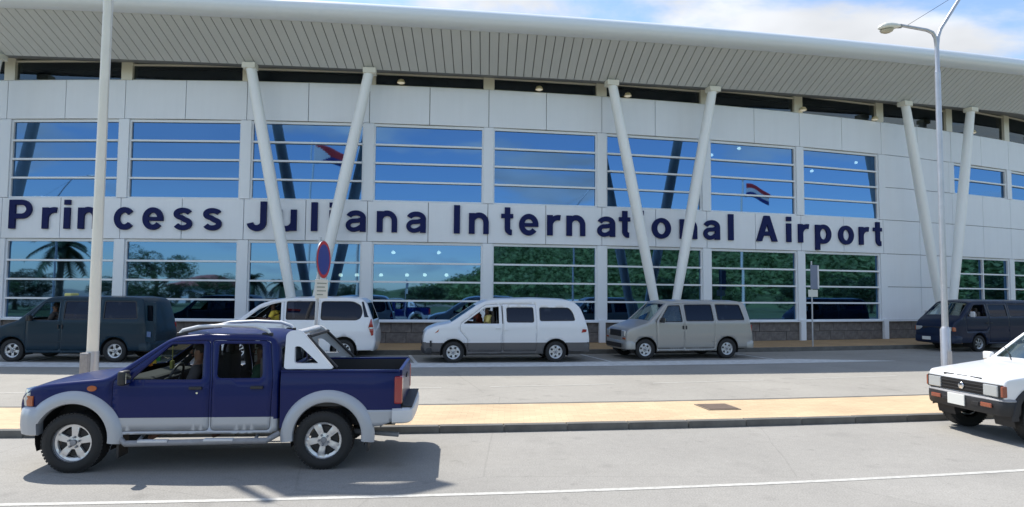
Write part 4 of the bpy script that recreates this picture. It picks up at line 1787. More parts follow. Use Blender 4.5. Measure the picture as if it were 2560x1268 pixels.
# ---- box vans of one pattern in two colours
def build_minivan(label, paint, loc, yaw, group, open_rear=False, dirty=False):
    root = empty('passenger_van')
    tag(root, label, 'van', group)
    prof = [(-0.60, 0.33), (-0.66, 0.46), (-0.66, 0.66), (-0.64, 0.90), (-0.55, 1.00), (-0.35, 1.07), (0.14, 1.23),
            (0.82, 1.86), (1.0, 1.925), (1.4, 1.945), (3.4, 1.935), (3.68, 1.90), (3.78, 1.78), (3.97, 0.85), (3.99, 0.62), (3.97, 0.34)]
    sh = Shell(prof, 0.95, 1.20, 0.20, -0.66, 0.5, 0.12, 3.99, 0.4, 0.05, r=0.07, bulge=(0.82, 0.010), low=0.05)
    spec = dict(shell=sh, paint=paint, arches=[(0.0, 0.345, 0.405), (2.99, 0.345, 0.405)], sill=0.27, crown=0.03,
                doors=[[(0.42, 0.34), (1.385, 0.34), (1.40, 1.24), (1.345, 1.835), (0.83, 1.82), (0.40, 1.26), (0.40, 0.62)],
                       [(1.41, 0.34), (2.50, 0.34), (2.54, 1.24), (2.50, 1.865), (1.375, 1.85), (1.425, 1.24)]],
                windows=[([(0.50, 1.24), (0.87, 1.765), (1.285, 1.78), (1.325, 1.24)], 'open' if open_rear else 'clear', 0.04),
                         ([(1.475, 1.27), (1.45, 1.80), (2.45, 1.81), (2.485, 1.27)], 'tint', 0.05),
                         ([(2.64, 1.29), (2.61, 1.81), (3.52, 1.80), (3.64, 1.30)], 'tint', 0.05)],
                glass=[('windscreen', 6, 7, 0.05, M['shield']), ('rear_window', 12, 13, 0.06, M['tint'])],
                handles=[(1.345, 1.05, 0), (1.46, 1.05, 1)], hdim=(0.045, 0.03, 0.12), floors=[(0.42, 2.56)], under=(0.28, 0.10),
                seats=[(0.95, -0.42, 0.72), (0.95, 0.42, 0.72), (1.85, -0.30, 0.72), (1.85, 0.30, 0.72), (2.7, -0.3, 0.72), (2.7, 0.3, 0.72)], dash=(0.45, 1.12))
    if open_rear:
        spec['glass'] = spec['glass'][:1]
    make_car(spec, root)
    # front: grille, lamps, bumper
    gr = MB().box((-0.655, 0, 0.845), (0.06, 0.96, 0.22)).build('grille', M['black'], root, bevel=0.02)
    for k in range(4):
        MB().box((-0.690, 0, 0.775 + 0.047 * k), (0.012, 0.90, 0.012)).build('grille_bar', M['darkmetal'], gr)
    for sg in (-1, 1):
        MB().box((-0.648, sg * 0.64, 0.85), (0.07, 0.27, 0.19)).build('headlight', M['tint'] if False else M['lens'], root, bevel=0.02)
        MB().box((-0.625, sg * 0.70, 0.69), (0.10, 0.24, 0.07)).build('indicator', M['orange'], root, bevel=0.015)
    fb = MB()
    sweep(fb, plan_path(-0.36, -0.70, 0.90, 0.18, 0.04), [(0, 0.33), (0.03, 0.36), (0.035, 0.55), (0.01, 0.62), (-0.06, 0.62), (-0.06, 0.34)], out=1)
    fb.build('front_bumper', paint if not open_rear else M['teal'], root, smooth=True, sharp=40)
    MB().box((-0.745, 0, 0.46), (0.02, 1.3, 0.14)).build('bumper_insert', M['black'], root, bevel=0.006)
    rb = MB()
    sweep(rb, plan_path(3.72, 4.03, 0.92, 0.12, 0.02), [(0, 0.34), (0.025, 0.36), (0.03, 0.54), (0.0, 0.60), (-0.10, 0.60), (-0.10, 0.36)], out=1)
    rb.build('rear_bumper', paint, root, smooth=True, sharp=40)
    for sg in (-1, 1):
        MB().box((3.895, sg * 0.865, 0.93), (0.10, 0.10, 0.40)).build('tail_light', M['redlens'], root, bevel=0.02)
    side_patch('body_moulding', [(0.46, 0.585), (2.50, 0.585), (2.50, 0.625), (0.46, 0.625)], sh, paint, root, 0.012, 0.0, step=0.2)
    mirror(root, 0.56, 1.30, 0.93, M['black'], (0.08, 0.20, 0.17))
    if open_rear:
        hinge = Vector((3.90, -0.90, 0))
        d = Vector((0.62, -0.62, 0)).normalized()
        ang = math.atan2(d.y, d.x)
        mb = MB()
        oo = roundpoly([(0.02, 0.62), (0.02, 1.18), (-0.08, 1.80), (0.66, 1.80), (0.72, 1.18), (0.72, 0.62)], 0.06, 3)
        hh = roundpoly([(0.10, 1.24), (0.05, 1.70), (0.58, 1.70), (0.63, 1.24)], 0.05, 3)
        vv, ff = fill(resample(oo, 0.1), [resample(hh, 0.1)], 0.12)
        mb.add([(x, 0, z) for x, z in vv], ff)
        o = mb.build('rear_door', [paint, M['trim']], root, loc=hinge, rotz=ang)
        solid(o, 0.06, 0, 1)
        MB().add([(0.08, 0, 1.2), (0.64, 0, 1.2), (0.6, 0, 1.72), (0.04, 0, 1.72)], [(0, 1, 2, 3)]).build('window', M['tint'], o)
        MB().box((0.36, -0.045, 0.85), (0.32, 0.012, 0.16)).build('number_plate', mat('plate_blue', (0.10, 0.16, 0.30), 0.5), o, bevel=0.004)
        tx = MB().box((1.05, 0.1, 1.985), (0.22, 0.40, 0.11)).build('taxi_lamp', mat('taxi_lamp', (0.72, 0.66, 0.22), 0.4), root, bevel=0.03)
    wheel = make_wheel(0.335, 0.21, 0.215, 5 if open_rear else 6, 'wide' if open_rear else 'lobed', M['alloy'])
    add_wheels(root, wheel, (0.0, 2.99), 0.83, 0.335)
    finish(root, loc, yaw)
    return root


def build_white_van(label, loc, yaw, group):
    """white van, grey lower body, round roof"""
    root = empty('passenger_van')
    tag(root, label, 'van', group)
    prof = [(-0.80, 0.27), (-0.90, 0.38), (-0.92, 0.55), (-0.91, 0.74), (-0.89, 0.90), (-0.80, 1.02), (-0.50, 1.14), (-0.10, 1.21),
            (0.74, 1.78), (1.0, 1.90), (1.4, 1.955), (2.5, 1.985), (3.5, 1.955), (3.82, 1.88), (4.02, 1.70), (4.16, 1.36), (4.27, 1.0), (4.31, 0.65), (4.27, 0.32)]
    sh = Shell(prof, 0.90, 1.10, 0.13, -0.92, 0.7, 0.17, 4.31, 0.6, 0.08, r=0.09, bulge=(0.80, 0.014), low=0.05)
    spec = dict(shell=sh, paint=M['white'], low=M['greylow'], split=0.615, arches=[(0.0, 0.335, 0.405), (3.2, 0.335, 0.405)], sill=0.27, crown=0.035,
                doors=[[(0.44, 0.34), (1.50, 0.34), (1.53, 1.19), (1.47, 1.80), (0.98, 1.775), (0.22, 1.20), (0.20, 0.98), (0.44, 0.70)],
                       [(1.545, 0.34), (2.58, 0.34), (2.60, 1.19), (2.57, 1.80), (1.49, 1.805), (1.555, 1.19)]],
                windows=[([(0.30, 1.20), (0.97, 1.685), (1.40, 1.725), (1.405, 1.20)], 'open', 0.03),
                         ([(1.66, 1.245), (1.645, 1.69), (2.48, 1.695), (2.50, 1.245)], 'tint', 0.06),
                         ([(2.70, 1.29), (2.69, 1.695), (3.62, 1.69), (3.74, 1.55), (3.82, 1.30)], 'tint', 0.06)],
                glass=[('windscreen', 7, 8, 0.05, M['shield']), ('rear_window', 14, 15, 0.02, M['tint'])],
                handles=[(1.38, 1.06, 0), (1.62, 1.02, 1)], hmat=M['white'], hdim=(0.13, 0.03, 0.035), floors=[(0.42, 2.78)], under=(0.28, 0.10),
                seats=[(0.98, -0.38, 0.72), (0.98, 0.38, 0.72), (1.95, -0.3, 0.72), (1.95, 0.3, 0.72), (2.9, -0.3, 0.72), (2.9, 0.3, 0.72)], dash=(0.32, 1.10))
    make_car(spec, root)
    side_patch('door_pillar_trim', [(1.505, 1.20), (1.535, 1.20), (1.515, 1.745), (1.487, 1.745)], sh, M['black'], root, 0.004, 0.004, step=0.2)
    fb = MB()
    sweep(fb, plan_path(-0.66, -0.945, 0.82, 0.24, 0.06), [(0, 0.26), (0.03, 0.29), (0.035, 0.42), (0.0, 0.48), (-0.05, 0.48), (-0.05, 0.28)], out=1)
    fb.build('bumper_lip', M['black'], root, smooth=True, sharp=40)
    fb = MB()
    sweep(fb, plan_path(-0.72, -0.945, 0.80, 0.25, 0.06), [(0, 0.50), (0.022, 0.53), (0.022, 0.64), (0.0, 0.68), (-0.08, 0.68), (-0.08, 0.50)], out=1)
    fb.build('front_bumper', M['black'], root, smooth=True, sharp=40)
    MB().box((-0.905, 0, 0.86), (0.06, 0.62, 0.13)).build('grille', M['black'], root, bevel=0.02)
    for sg in (-1, 1):
        hl = MB()
        pth = [(x, -sg * y) for x, y in plan_path(-0.50, -0.925, 0.845, 0.30, 0.06)[1:9]]
        sweep(hl, pth, [(0.01, 0.80), (0.004, 0.92), (-0.065, 1.01), (-0.16, 1.01), (-0.16, 0.80)], out=1 if sg < 0 else -1)
        hl.build('headlight', M['lens'], root, smooth=True, sharp=40)
    side_patch('tail_light', [(4.02, 0.92), (4.18, 0.94), (4.20, 1.02), (4.06, 1.03)], sh, M['redlens'], root, 0.012)
    side_patch('indicator', [(-0.58, 0.90), (-0.50, 0.98), (-0.44, 1.03), (-0.47, 0.95)], sh, M['orange'], root, 0.006)
    rb = MB()
    sweep(rb, plan_path(4.02, 4.33, 0.84, 0.15, 0.03), [(0, 0.32), (0.025, 0.35), (0.03, 0.55), (0.0, 0.60), (-0.08, 0.60), (-0.08, 0.34)], out=1)
    rb.build('rear_bumper', M['greylow'], root, smooth=True, sharp=40)
    mirror(root, 0.36, 1.26, 0.88, M['black'], (0.08, 0.18, 0.16), sides=(1,))
    wheel = make_wheel(0.325, 0.21, 0.215, 6, 'lobed', M['alloy'])
    add_wheels(root, wheel, (0.0, 3.2), 0.79, 0.325)
    finish(root, loc, yaw)
    return root


def build_silver_van(label, loc, yaw, group):
    """later white van with a wraparound tail lamp"""
    root = empty('passenger_van')
    tag(root, label, 'van', group)
    prof = [(-0.80, 0.27), (-0.90, 0.40), (-0.93, 0.60), (-0.88, 0.88), (-0.74, 1.02), (-0.45, 1.13), (-0.04, 1.25),
            (0.60, 1.74), (0.98, 1.88), (1.69, 1.955), (3.25, 1.975), (3.70, 1.94), (3.86, 1.82), (4.08, 1.25), (4.16, 0.85), (4.18, 0.55), (4.10, 0.30)]
    sh = Shell(prof, 0.95, 1.15, 0.15, -0.93, 0.7, 0.18, 4.18, 0.6, 0.09, r=0.09, bulge=(0.88, 0.016), low=0.05)
    spec = dict(shell=sh, paint=M['white'], arches=[(0.0, 0.345, 0.415), (3.2, 0.345, 0.415)], sill=0.27, crown=0.035,
                doors=[[(0.46, 0.34), (1.34, 0.34), (1.36, 1.24), (1.345, 1.885), (0.97, 1.84), (0.06, 1.25), (0.14, 1.0), (0.46, 0.72)],
                       [(1.375, 0.34), (2.44, 0.34), (2.45, 1.24), (2.445, 1.895), (1.36, 1.89), (1.375, 1.24)]],
                windows=[([(0.18, 1.25), (0.62, 1.60), (0.98, 1.75), (1.265, 1.815), (1.285, 1.25)], 'open', 0.04),
                         ([(1.44, 1.28), (1.435, 1.83), (2.39, 1.84), (2.39, 1.28)], 'tint', 0.05),
                         ([(2.49, 1.27), (2.495, 1.84), (3.45, 1.84), (3.70, 1.72), (3.76, 1.50), (3.70, 1.33), (3.58, 1.27)], 'tint', 0.09)],
                glass=[('windscreen', 6, 7, 0.05, M['shield']), ('rear_window', 12, 13, 0.03, M['tint'])],
                handles=[(1.24, 1.08, 0), (1.48, 1.08, 1)], hmat=M['white'], hdim=(0.14, 0.03, 0.035), floors=[(0.43, 2.77)], under=(0.28, 0.10),
                seats=[(0.95, -0.40, 0.72), (0.95, 0.40, 0.72), (1.9, -0.3, 0.72), (1.9, 0.3, 0.72), (2.8, -0.3, 0.72), (2.8, 0.3, 0.72)], dash=(0.30, 1.12))
    make_car(spec, root)
    side_patch('tail_light', [(3.955, 1.05), (4.02, 1.30), (4.045, 1.30), (4.115, 1.0), (4.11, 0.80), (4.05, 0.78)], sh, M['redlens'], root, 0.014)
    side_patch('reversing_lamp', [(3.985, 1.00), (4.10, 1.00), (4.105, 1.045), (3.98, 1.045)], sh, M['lens'], root, 0.018)
    side_patch('quarter_glass', [(3.82, 1.36), (3.72, 1.84), (3.78, 1.84), (3.92, 1.42), (3.96, 1.36)], sh, M['tint'], root, 0.006, 0.0)
    fb = MB()
    sweep(fb, plan_path(-0.62, -0.94, 0.80, 0.25, 0.06), [(0, 0.28), (0.022, 0.31), (0.022, 0.60), (0.0, 0.66), (-0.05, 0.66), (-0.05, 0.28)], out=1)
    fb.build('front_bumper', M['white'], root, smooth=True, sharp=40)
    for sg in (-1, 1):
        hl = MB()
        pth = [(x, -sg * y) for x, y in plan_path(-0.45, -0.915, 0.86, 0.30, 0.06)[1:9]]
        sweep(hl, pth, [(0.01, 0.78), (0.012, 0.90), (-0.05, 0.98), (-0.13, 0.98), (-0.12, 0.78)], out=1 if sg < 0 else -1)
        hl.build('headlight', M['lens'], root, smooth=True, sharp=40)
    MB().box((-0.90, 0, 0.80), (0.06, 0.80, 0.12)).build('grille', M['black'], root, bevel=0.02)
    mirror(root, 0.22, 1.31, 0.94, M['white'], (0.09, 0.20, 0.17), sides=(1,))
    wheel = make_wheel(0.33, 0.21, 0.22, 9, 'spoke', M['alloy'])
    add_wheels(root, wheel, (0.0, 3.2), 0.84, 0.33)
    finish(root, loc, yaw)
    return root


def build_cabover_van(label, loc, yaw, group):
    root = empty('passenger_van')
    tag(root, label, 'van', group)
    prof = [(-1.34, 0.33), (-1.40, 0.46), (-1.40, 0.70), (-1.35, 0.98), (-1.20, 1.18), (-0.92, 1.36),
            (-0.26, 1.92), (-0.05, 1.975), (0.4, 1.99), (3.3, 1.98), (3.55, 1.90), (3.62, 1.78), (3.74, 0.9), (3.76, 0.6), (3.72, 0.34)]
    sh = Shell(prof, 0.86, 1.25, 0.14, -1.40, 0.5, 0.12, 3.76, 0.4, 0.05, r=0.07, bulge=(0.98, 0.010), low=0.05)
    spec = dict(shell=sh, paint=M['slate'], arches=[(0.0, 0.33, 0.40), (2.6, 0.33, 0.40)], sill=0.30, crown=0.05,
                doors=[[(-0.68, 0.74), (-0.45, 0.62), (-0.43, 0.60), (0.40, 0.74), (0.52, 0.80), (0.53, 1.36), (0.49, 1.895), (-0.17, 1.885), (-0.72, 1.37)],
                       [(0.56, 0.36), (1.68, 0.36), (1.70, 1.36), (1.67, 1.90), (0.52, 1.895), (0.56, 1.36)]],
                windows=[([(-0.60, 1.38), (-0.14, 1.82), (0.43, 1.835), (0.455, 1.38)], 'open', 0.04),
                         ([(0.64, 1.38), (0.62, 1.835), (1.60, 1.845), (1.62, 1.38)], 'tint', 0.05),
                         ([(1.78, 1.38), (1.76, 1.845), (3.40, 1.83), (3.48, 1.40)], 'tint', 0.05)],
                glass=[('windscreen', 5, 6, 0.05, M['shield']), ('rear_window', 11, 12, 0.06, M['tint'])],
                handles=[(0.42, 1.12, 0), (0.66, 1.12, 1)], floors=[(0.44, 2.15)], under=(0.32, 0.10),
                seats=[(0.08, -0.40, 0.85), (0.08, 0.40, 0.85), (1.1, -0.3, 0.8), (1.1, 0.3, 0.8)], dash=(-0.55, 1.22))
    spec['doors'][0] = [(-0.66, 0.80), (0.38, 0.80), (0.53, 0.92), (0.53, 1.36), (0.49, 1.895), (-0.17, 1.885), (-0.72, 1.37)]
    make_car(spec, root)
    MB().box((-1.372, 0, 0.90), (0.07, 0.90, 0.13)).build('grille', M['black'], root, bevel=0.02)
    for sg in (-1, 1):
        MB().box((-1.345, sg * 0.60, 0.88), (0.10, 0.30, 0.17)).build('headlight', M['lens'], root, bevel=0.03)
        MB().box((-1.27, sg * 0.785, 0.88), (0.16, 0.08, 0.17)).build('indicator', M['orange'], root, bevel=0.025)
    fb = MB()
    sweep(fb, plan_path(-0.95, -1.43, 0.84, 0.20, 0.04), [(0, 0.34), (0.03, 0.37), (0.035, 0.58), (0.0, 0.64), (-0.05, 0.64), (-0.05, 0.35)], out=1)
    fb.build('front_bumper', M['slate'], root, smooth=True, sharp=40)
    MB().box((-1.475, 0.22, 0.50), (0.012, 0.36, 0.13)).build('number_plate', M['plate'], root, bevel=0.004)
    mirror(root, -0.48, 1.46, 0.85, M['lightgrey'], (0.07, 0.17, 0.22))
    wheel = make_wheel(0.32, 0.20, 0.21, 6, 'spoke', M['alloy'])
    add_wheels(root, wheel, (0.0, 2.6), 0.755, 0.32)
    finish(root, loc, yaw)
    return root


def build_suv():
    root = empty('off_road_car')
    tag(root, 'white boxy off road car with black bumper and three slots in its hood', 'car')
    prof = [(-0.58, 0.50), (-0.60, 0.62), (-0.60, 0.90), (-0.575, 0.945), (-0.45, 0.965), (0.0, 1.03), (0.50, 1.10),
            (1.10, 1.58), (1.25, 1.63), (1.6, 1.655), (3.0, 1.65), (3.15, 1.60), (3.42, 1.05), (3.45, 0.9), (3.45, 0.5)]
    sh = Shell(prof, 0.775, 1.06, 0.20, -0.60, 0.3, 0.035, 3.45, 0.3, 0.04, r=0.035, bulge=(0.84, 0.012), low=0.0, sig=0.8)
    spec = dict(shell=sh, paint=M['white'], arches=[(0.0, 0.40, 0.45), (2.65, 0.40, 0.45)], sill=0.46, crown=0.03,
                doors=[[(0.52, 0.50), (1.75, 0.50), (1.76, 1.08), (1.72, 1.585), (1.15, 1.57), (0.60, 1.10), (0.50, 1.05)]],
                windows=[([(0.70, 1.09), (1.16, 1.52), (1.66, 1.545), (1.69, 1.09)], 'clear', 0.04),
                         ([(1.86, 1.10), (1.83, 1.55), (2.80, 1.55), (3.02, 1.10)], 'tint', 0.05)],
                glass=[('windscreen', 6, 7, 0.05, M['shield']), ('rear_window', 11, 12, 0.06, M['tint'])],
                handles=[(1.62, 0.96, 0)], floors=[(0.50, 2.16)], under=(0.46, 0.12),
                seats=[(1.2, -0.36, 0.66), (1.2, 0.36, 0.66), (2.0, -0.3, 0.66), (2.0, 0.3, 0.66)], dash=(0.72, 1.0))
    d = make_car(spec, root)
    # black grille surround with slats and a small round badge
    gr = MB().box((-0.612, 0, 0.765), (0.05, 1.47, 0.19)).build('grille', M['black'], root, bevel=0.008)
    for k in range(3):
        MB().box((-0.644, 0, 0.715 + 0.05 * k), (0.016, 0.84, 0.013)).build('grille_bar', M['darkmetal'], gr, bevel=0.003)
    MB().lathe([(0.0, -0.665), (0.048, -0.662), (0.055, -0.655), (0.055, -0.64)], 18, 0, 'x', (0, 0, 0.765)).build('badge', M['chrome'], gr, smooth=True)
    for sg in (-1, 1):
        MB().box((-0.642, sg * 0.555, 0.765), (0.035, 0.26, 0.165)).build('headlight', M['lens'], root, bevel=0.012)
        MB().box((-0.600, sg * 0.738, 0.765), (0.075, 0.050, 0.165)).build('corner_lamp', M['amberdark'], root, bevel=0.012)
    for k in (-1, 0, 1):
        MB().box((-0.597, k * 0.27 + 0.02, 0.912), (0.035, 0.215, 0.030)).build('hood_slot', M['black'], root)
    fb = MB()
    sweep(fb, plan_path(-0.38, -0.655, 0.765, 0.12, 0.03), [(0, 0.41), (0.02, 0.44), (0.028, 0.54), (0.025, 0.62), (0.0, 0.66), (-0.13, 0.66), (-0.13, 0.43)], out=1)
    fb.build('front_bumper', M['black'], root, smooth=True, sharp=35)
    st = MB()
    sweep(st, plan_path(-0.40, -0.655, 0.765, 0.12, 0.03), [(0.026, 0.622), (0.030, 0.632), (0.012, 0.657), (0.0, 0.658)], out=1)
    st.build('bumper_strip', M['greybox'], root, smooth=True)
    MB().box((-0.692, 0.06, 0.545), (0.02, 0.34, 0.17)).build('number_plate', M['plate'], root, bevel=0.005)
    for sg in (-1, 1):
        MB().box((-0.676, sg * 0.50, 0.545), (0.025, 0.20, 0.065)).build('indicator', M['amberdark'], root, bevel=0.01)
        MB().box((-0.676, sg * 0.30, 0.535), (0.02, 0.13, 0.06)).build('bumper_vent', M['darkmetal'], root, bevel=0.006)
    va = MB().box((-0.45, 0, 0.45), (0.30, 1.20, 0.10)).box((0.0, 0, 0.40), (0.12, 1.1, 0.12)).build('valance', M['darkmetal'], root)
    for xc in (0.0, 2.65):
        for sg in (-1, 1):
            fl = MB().lathe([(0.435, sg * 0.70), (0.43, sg * 0.795), (0.44, sg * 0.815), (0.50, sg * 0.81), (0.52, sg * 0.77)], 26, 0, 'y', (xc, 0, 0.40), -0.1, PI + 0.1)
            fl.build('fender_flare', M['black'], root, smooth=True, sharp=50)
    # wipers
    for y in (-0.35, 0.25):
        MB().tube([(0.46, y, 1.135), (0.62, y + 0.22, 1.235), (0.72, y + 0.42, 1.315)], 0.008, 6).build('wiper', M['black'], root)
    mirror(root, 0.66, 1.14, 0.80, M['white'], (0.08, 0.18, 0.14))
    wheel = make_wheel(0.365, 0.25, 0.205, 6, 'lobed', M['alloy'])
    add_wheels(root, wheel, (0.0, 2.65), 0.70, 0.365)
    finish(root, (7.705, 10.57, 0), 0.11)
    return root


def vloc(px, py, yaw, half, dx=0.0):
    v = Vector((px, py, 0))
    return v + Vector((-math.sin(yaw), math.cos(yaw), 0)) * half + Vector((math.cos(yaw), math.sin(yaw), 0)) * dx


VG = 'vans parked along the terminal kerb'
V = {}
V['pickup'] = build_pickup()
V['suv'] = build_suv()
V['teal'] = build_minivan('dark teal van with its rear door open beside the white pole', M['teal'], vloc(-14.81, 19.78, 0.03, 0.93), 0.03, VG, open_rear=True)
V['tall'] = build_silver_van('white van with tall red tail lamp half hidden behind the pickup', vloc(-5.22, 20.74, 0.09, 0.94, -3.2), 0.09, VG)
V['white'] = build_white_van('white van with grey lower body and rounded roof, driver window open', vloc(-1.77, 20.41, 0.147, 0.89), 0.147, VG)
V['beige'] = build_minivan('beige grey van with tinted rear windows under a pair of slanted columns', M['beige'], vloc(4.40, 21.86, 0.235, 0.93), 0.235, VG)
V['slate'] = build_cabover_van('dark slate van with orange corner lamps behind the galvanised lamp post', vloc(18.28, 26.02, 0.335, 0.86), 0.335, VG)


# ------------------------------------------------------------------ posts, flagpoles, signs
def wavy_flag(name, w, hh, sections, mats, parent, loc, phase=0.0, droop=0.15):
    """flag flying towards +x from its hoist; sections maps (u, v) to a material slot"""
    nx, nz = 28, 14
    vs, fs, mi = [], [], []
    for i in range(nx + 1):
        u = i / nx
        for k in range(nz + 1):
            v = k / nz
            x = u * w * (1 - 0.06 * u)
            y = 0.16 * u ** 0.7 * math.sin(6.2 * u + phase + 0.9 * v)
            z = (v - 1) * hh * (1 - 0.25 * u) - droop * u * u * hh + 0.06 * math.sin(5 * u + phase)
            vs.append((x, y, z))
    for i in range(nx):
        for k in range(nz):
            a = i * (nz + 1) + k
            fs.append((a, a + nz + 1, a + nz + 2, a + 1))
            mi.append(sections((i + 0.5) / nx, (k + 0.5) / nz))
    o = make(name, vs, fs, mats, parent, mi, True, loc)
    return solid(o, 0.004, 0, 0)


def sm_flag(u, v):
    if u < 0.55 * (1 - abs(2 * v - 1)):
        return 1
    return 0 if v > 0.5 else 2


def tri_flag(u, v):
    return 0 if v > 0.667 else (1 if v > 0.333 else 2)


FLAGM = [mat('flag_red', (0.42, 0.025, 0.03), 0.8), M['flagwhite'], mat('flag_blue', (0.012, 0.025, 0.16), 0.8)]


def build_flagpole(label, p, hgt, sect, ang, box=False, fw=2.1, fh=1.1, droop=0.35):
    root = empty('flagpole', p, 0.0)
    tag(root, label, 'flagpole', 'white flagpoles')
    MB().tube([(0, 0, 0), (0, 0, 0.9), (0, 0, hgt * 0.5), (0, 0, hgt)], [0.098, 0.095, 0.080, 0.055], 20).build('pole', M['polewhite'], root, smooth=True, sharp=40)
    MB().lathe([(0.0, 0.0), (0.17, 0.0), (0.17, 0.03), (0.12, 0.06), (0.0, 0.06)], 20, 0, 'z').build('base_flange', M['galv'], root, smooth=True, sharp=30)
    MB().lathe([(0.0, hgt + 0.16), (0.06, hgt + 0.12), (0.08, hgt + 0.07), (0.06, hgt + 0.02), (0.03, hgt)], 14, 0, 'z').build('finial', M['polewhite'], root, smooth=True)
    if box:
        b = MB().box((-0.045, -0.115, 0.73), (0.155, 0.10, 0.40)).build('winch_box', M['greybox'], root, bevel=0.008)
        MB().box((-0.045, -0.168, 0.73), (0.13, 0.008, 0.36)).build('lid', M['greybox'], b, bevel=0.003)
        MB().tube([(0.0, 0.0, 0.50), (0.0, 0.0, 0.95)], 0.104, 20, cap=False).build('clamp', M['galv'], root, smooth=True)
    MB().tube([(0.09, 0, 1.0), (0.095, 0.0, hgt - 0.1)], 0.006, 5).build('halyard', M['flagwhite'], root)
    f = wavy_flag('flag', fw, fh, sect, FLAGM, root, (0, 0, 0), ang, droop)
    f.location = (0.24 * math.cos(ang), 0.24 * math.sin(ang), hgt - 0.15)
    f.rotation_euler = (0, 0, ang)
    return root


IS = 0.104
build_flagpole('tall white flagpole with a grey box low on its side, behind the pickup hood', (-7.49, 11.95, IS), 11.05, sm_flag, 0.10, True)
build_flagpole('white flagpole with red over blue flag, seen mirrored in the third window', (-13.6, -7.4, 0.1), 15.3, sm_flag, 0.0, fw=2.8, fh=1.9)
build_flagpole('white flagpole with red white and blue striped flag, seen mirrored at the far windows', (23.6, 17.6, IS), 9.9, tri_flag, 0.5, fw=1.75, fh=0.95, droop=0.75)


def build_lamp_post(label, p, rz):
    root = empty('street_lamp', p, rz)
    tag(root, label, 'street lamp', 'double arm street lamps on the island')
    MB().tube([(0, 0, 0), (0, 0, 1.38), (0, 0, 1.44)], [0.092, 0.092, 0.062], 20).build('lower_shaft', M['galv'], root, smooth=True, sharp=40)
    MB().tube([(0, 0, 1.44), (0, 0, 6.66)], [0.060, 0.052], 18).build('shaft', M['galv'], root, smooth=True)
    MB().tube([(0, 0, 6.66), (0, 0, 6.72), (0, 0, 7.30)], [0.055, 0.043, 0.041], 16).build('upper_shaft', M['galv'], root, smooth=True)
    MB().box((0, 0, 0.012), (0.34, 0.34, 0.024)).build('base_plate', M['galv'], root, bevel=0.004)
    d = MB().box((0, -0.093, 0.75), (0.10, 0.012, 0.42)).build('hatch', M['galv'], root, bevel=0.003)
    # left arm: short, level; second arm rises to the right
    a1 = MB()
    pts = [(0.0, 0, 7.18), (-0.03, 0, 7.39), (-0.10, 0, 7.49), (-0.24, 0, 7.53), (-0.90, -0.02, 7.56)]
    a1.tube(pts, [0.040, 0.038, 0.036, 0.034, 0.030], 12)
    a1.build('arm', M['galv'], root, smooth=True)
    a2 = MB()
    pts = [(0.0, 0, 7.18), (0.035, 0, 7.41), (0.10, 0, 7.58), (0.50, 0.02, 8.12), (0.95, 0.03, 8.74), (1.12, 0.04, 8.84), (1.8, 0.05, 8.92)]
    a2.tube(pts, [0.040, 0.038, 0.036, 0.034, 0.032, 0.031, 0.030], 12)
    a2.build('arm', M['galv'], root, smooth=True)
    MB().tube([(-0.72, -0.016, 7.58), (0.80, 0.03, 8.52)], 0.0045, 5).build('stay_wire', M['darkmetal'], root)
    for x, y, z, s in ((-0.90, -0.02, 7.54, -1), (1.8, 0.05, 8.92, 1)):
        lm = MB()
        n = 14
        prof = [(0.0, 0.030), (0.03, 0.055), (0.12, 0.085), (0.26, 0.115), (0.38, 0.115), (0.47, 0.075), (0.50, 0.02)]
        vs, fs = [], []
        for d_, r in prof:
            for k in range(n):
                a = 2 * PI * k / n
                zz = math.sin(a) * r * (0.75 if math.sin(a) > 0 else 0.55)
                vs.append((x + s * d_, y + math.cos(a) * r, z - 0.24 * d_ * 0.6 + zz))
        for i in range(len(prof) - 1):
            for k in range(n):
                fs.append((i * n + k, i * n + (k + 1) % n, (i + 1) * n + (k + 1) % n, (i + 1) * n + k))
        fs.append(tuple((len(prof) - 1) * n + k for k in range(n)))
        fs.append(tuple(range(n - 1, -1, -1)))
        lm.add(vs, fs)
        o = lm.build('luminaire', M['lumin'], root, smooth=True, sharp=50)
        df = MB()
        m_ = 16
        vs = []
        for r_, dz in ((1.0, 0.0), (0.8, -0.045), (0.4, -0.07), (0.0, -0.075)):
            for k in range(m_):
                a = 2 * PI * k / m_
                vs.append((x + s * (0.32 + 0.155 * r_ * math.cos(a)), y + 0.10 * r_ * math.sin(a), z - 0.105 + dz - 0.024 * r_ * math.cos(a)))
        fs = [(i * m_ + k, i * m_ + (k + 1) % m_, (i + 1) * m_ + (k + 1) % m_, (i + 1) * m_ + k) for i in range(3) for k in range(m_)]
        df.add(vs, fs)
        df.build('diffuser', M['diffuser'], o, smooth=True)
        MB().tube([(x - s * 0.02, y, z + 0.005), (x + s * 0.06, y, z - 0.005)], 0.045, 12).build('collar', M['greybox'], o, smooth=True)
    return root


build_lamp_post('galvanised street lamp with two arms standing behind the white car hood', (8.75, 13.44, IS), 0.215)
lp = build_lamp_post('galvanised street lamp with two arms, seen mirrored in the first window', (-28.3, 13.0, IS), -0.15)


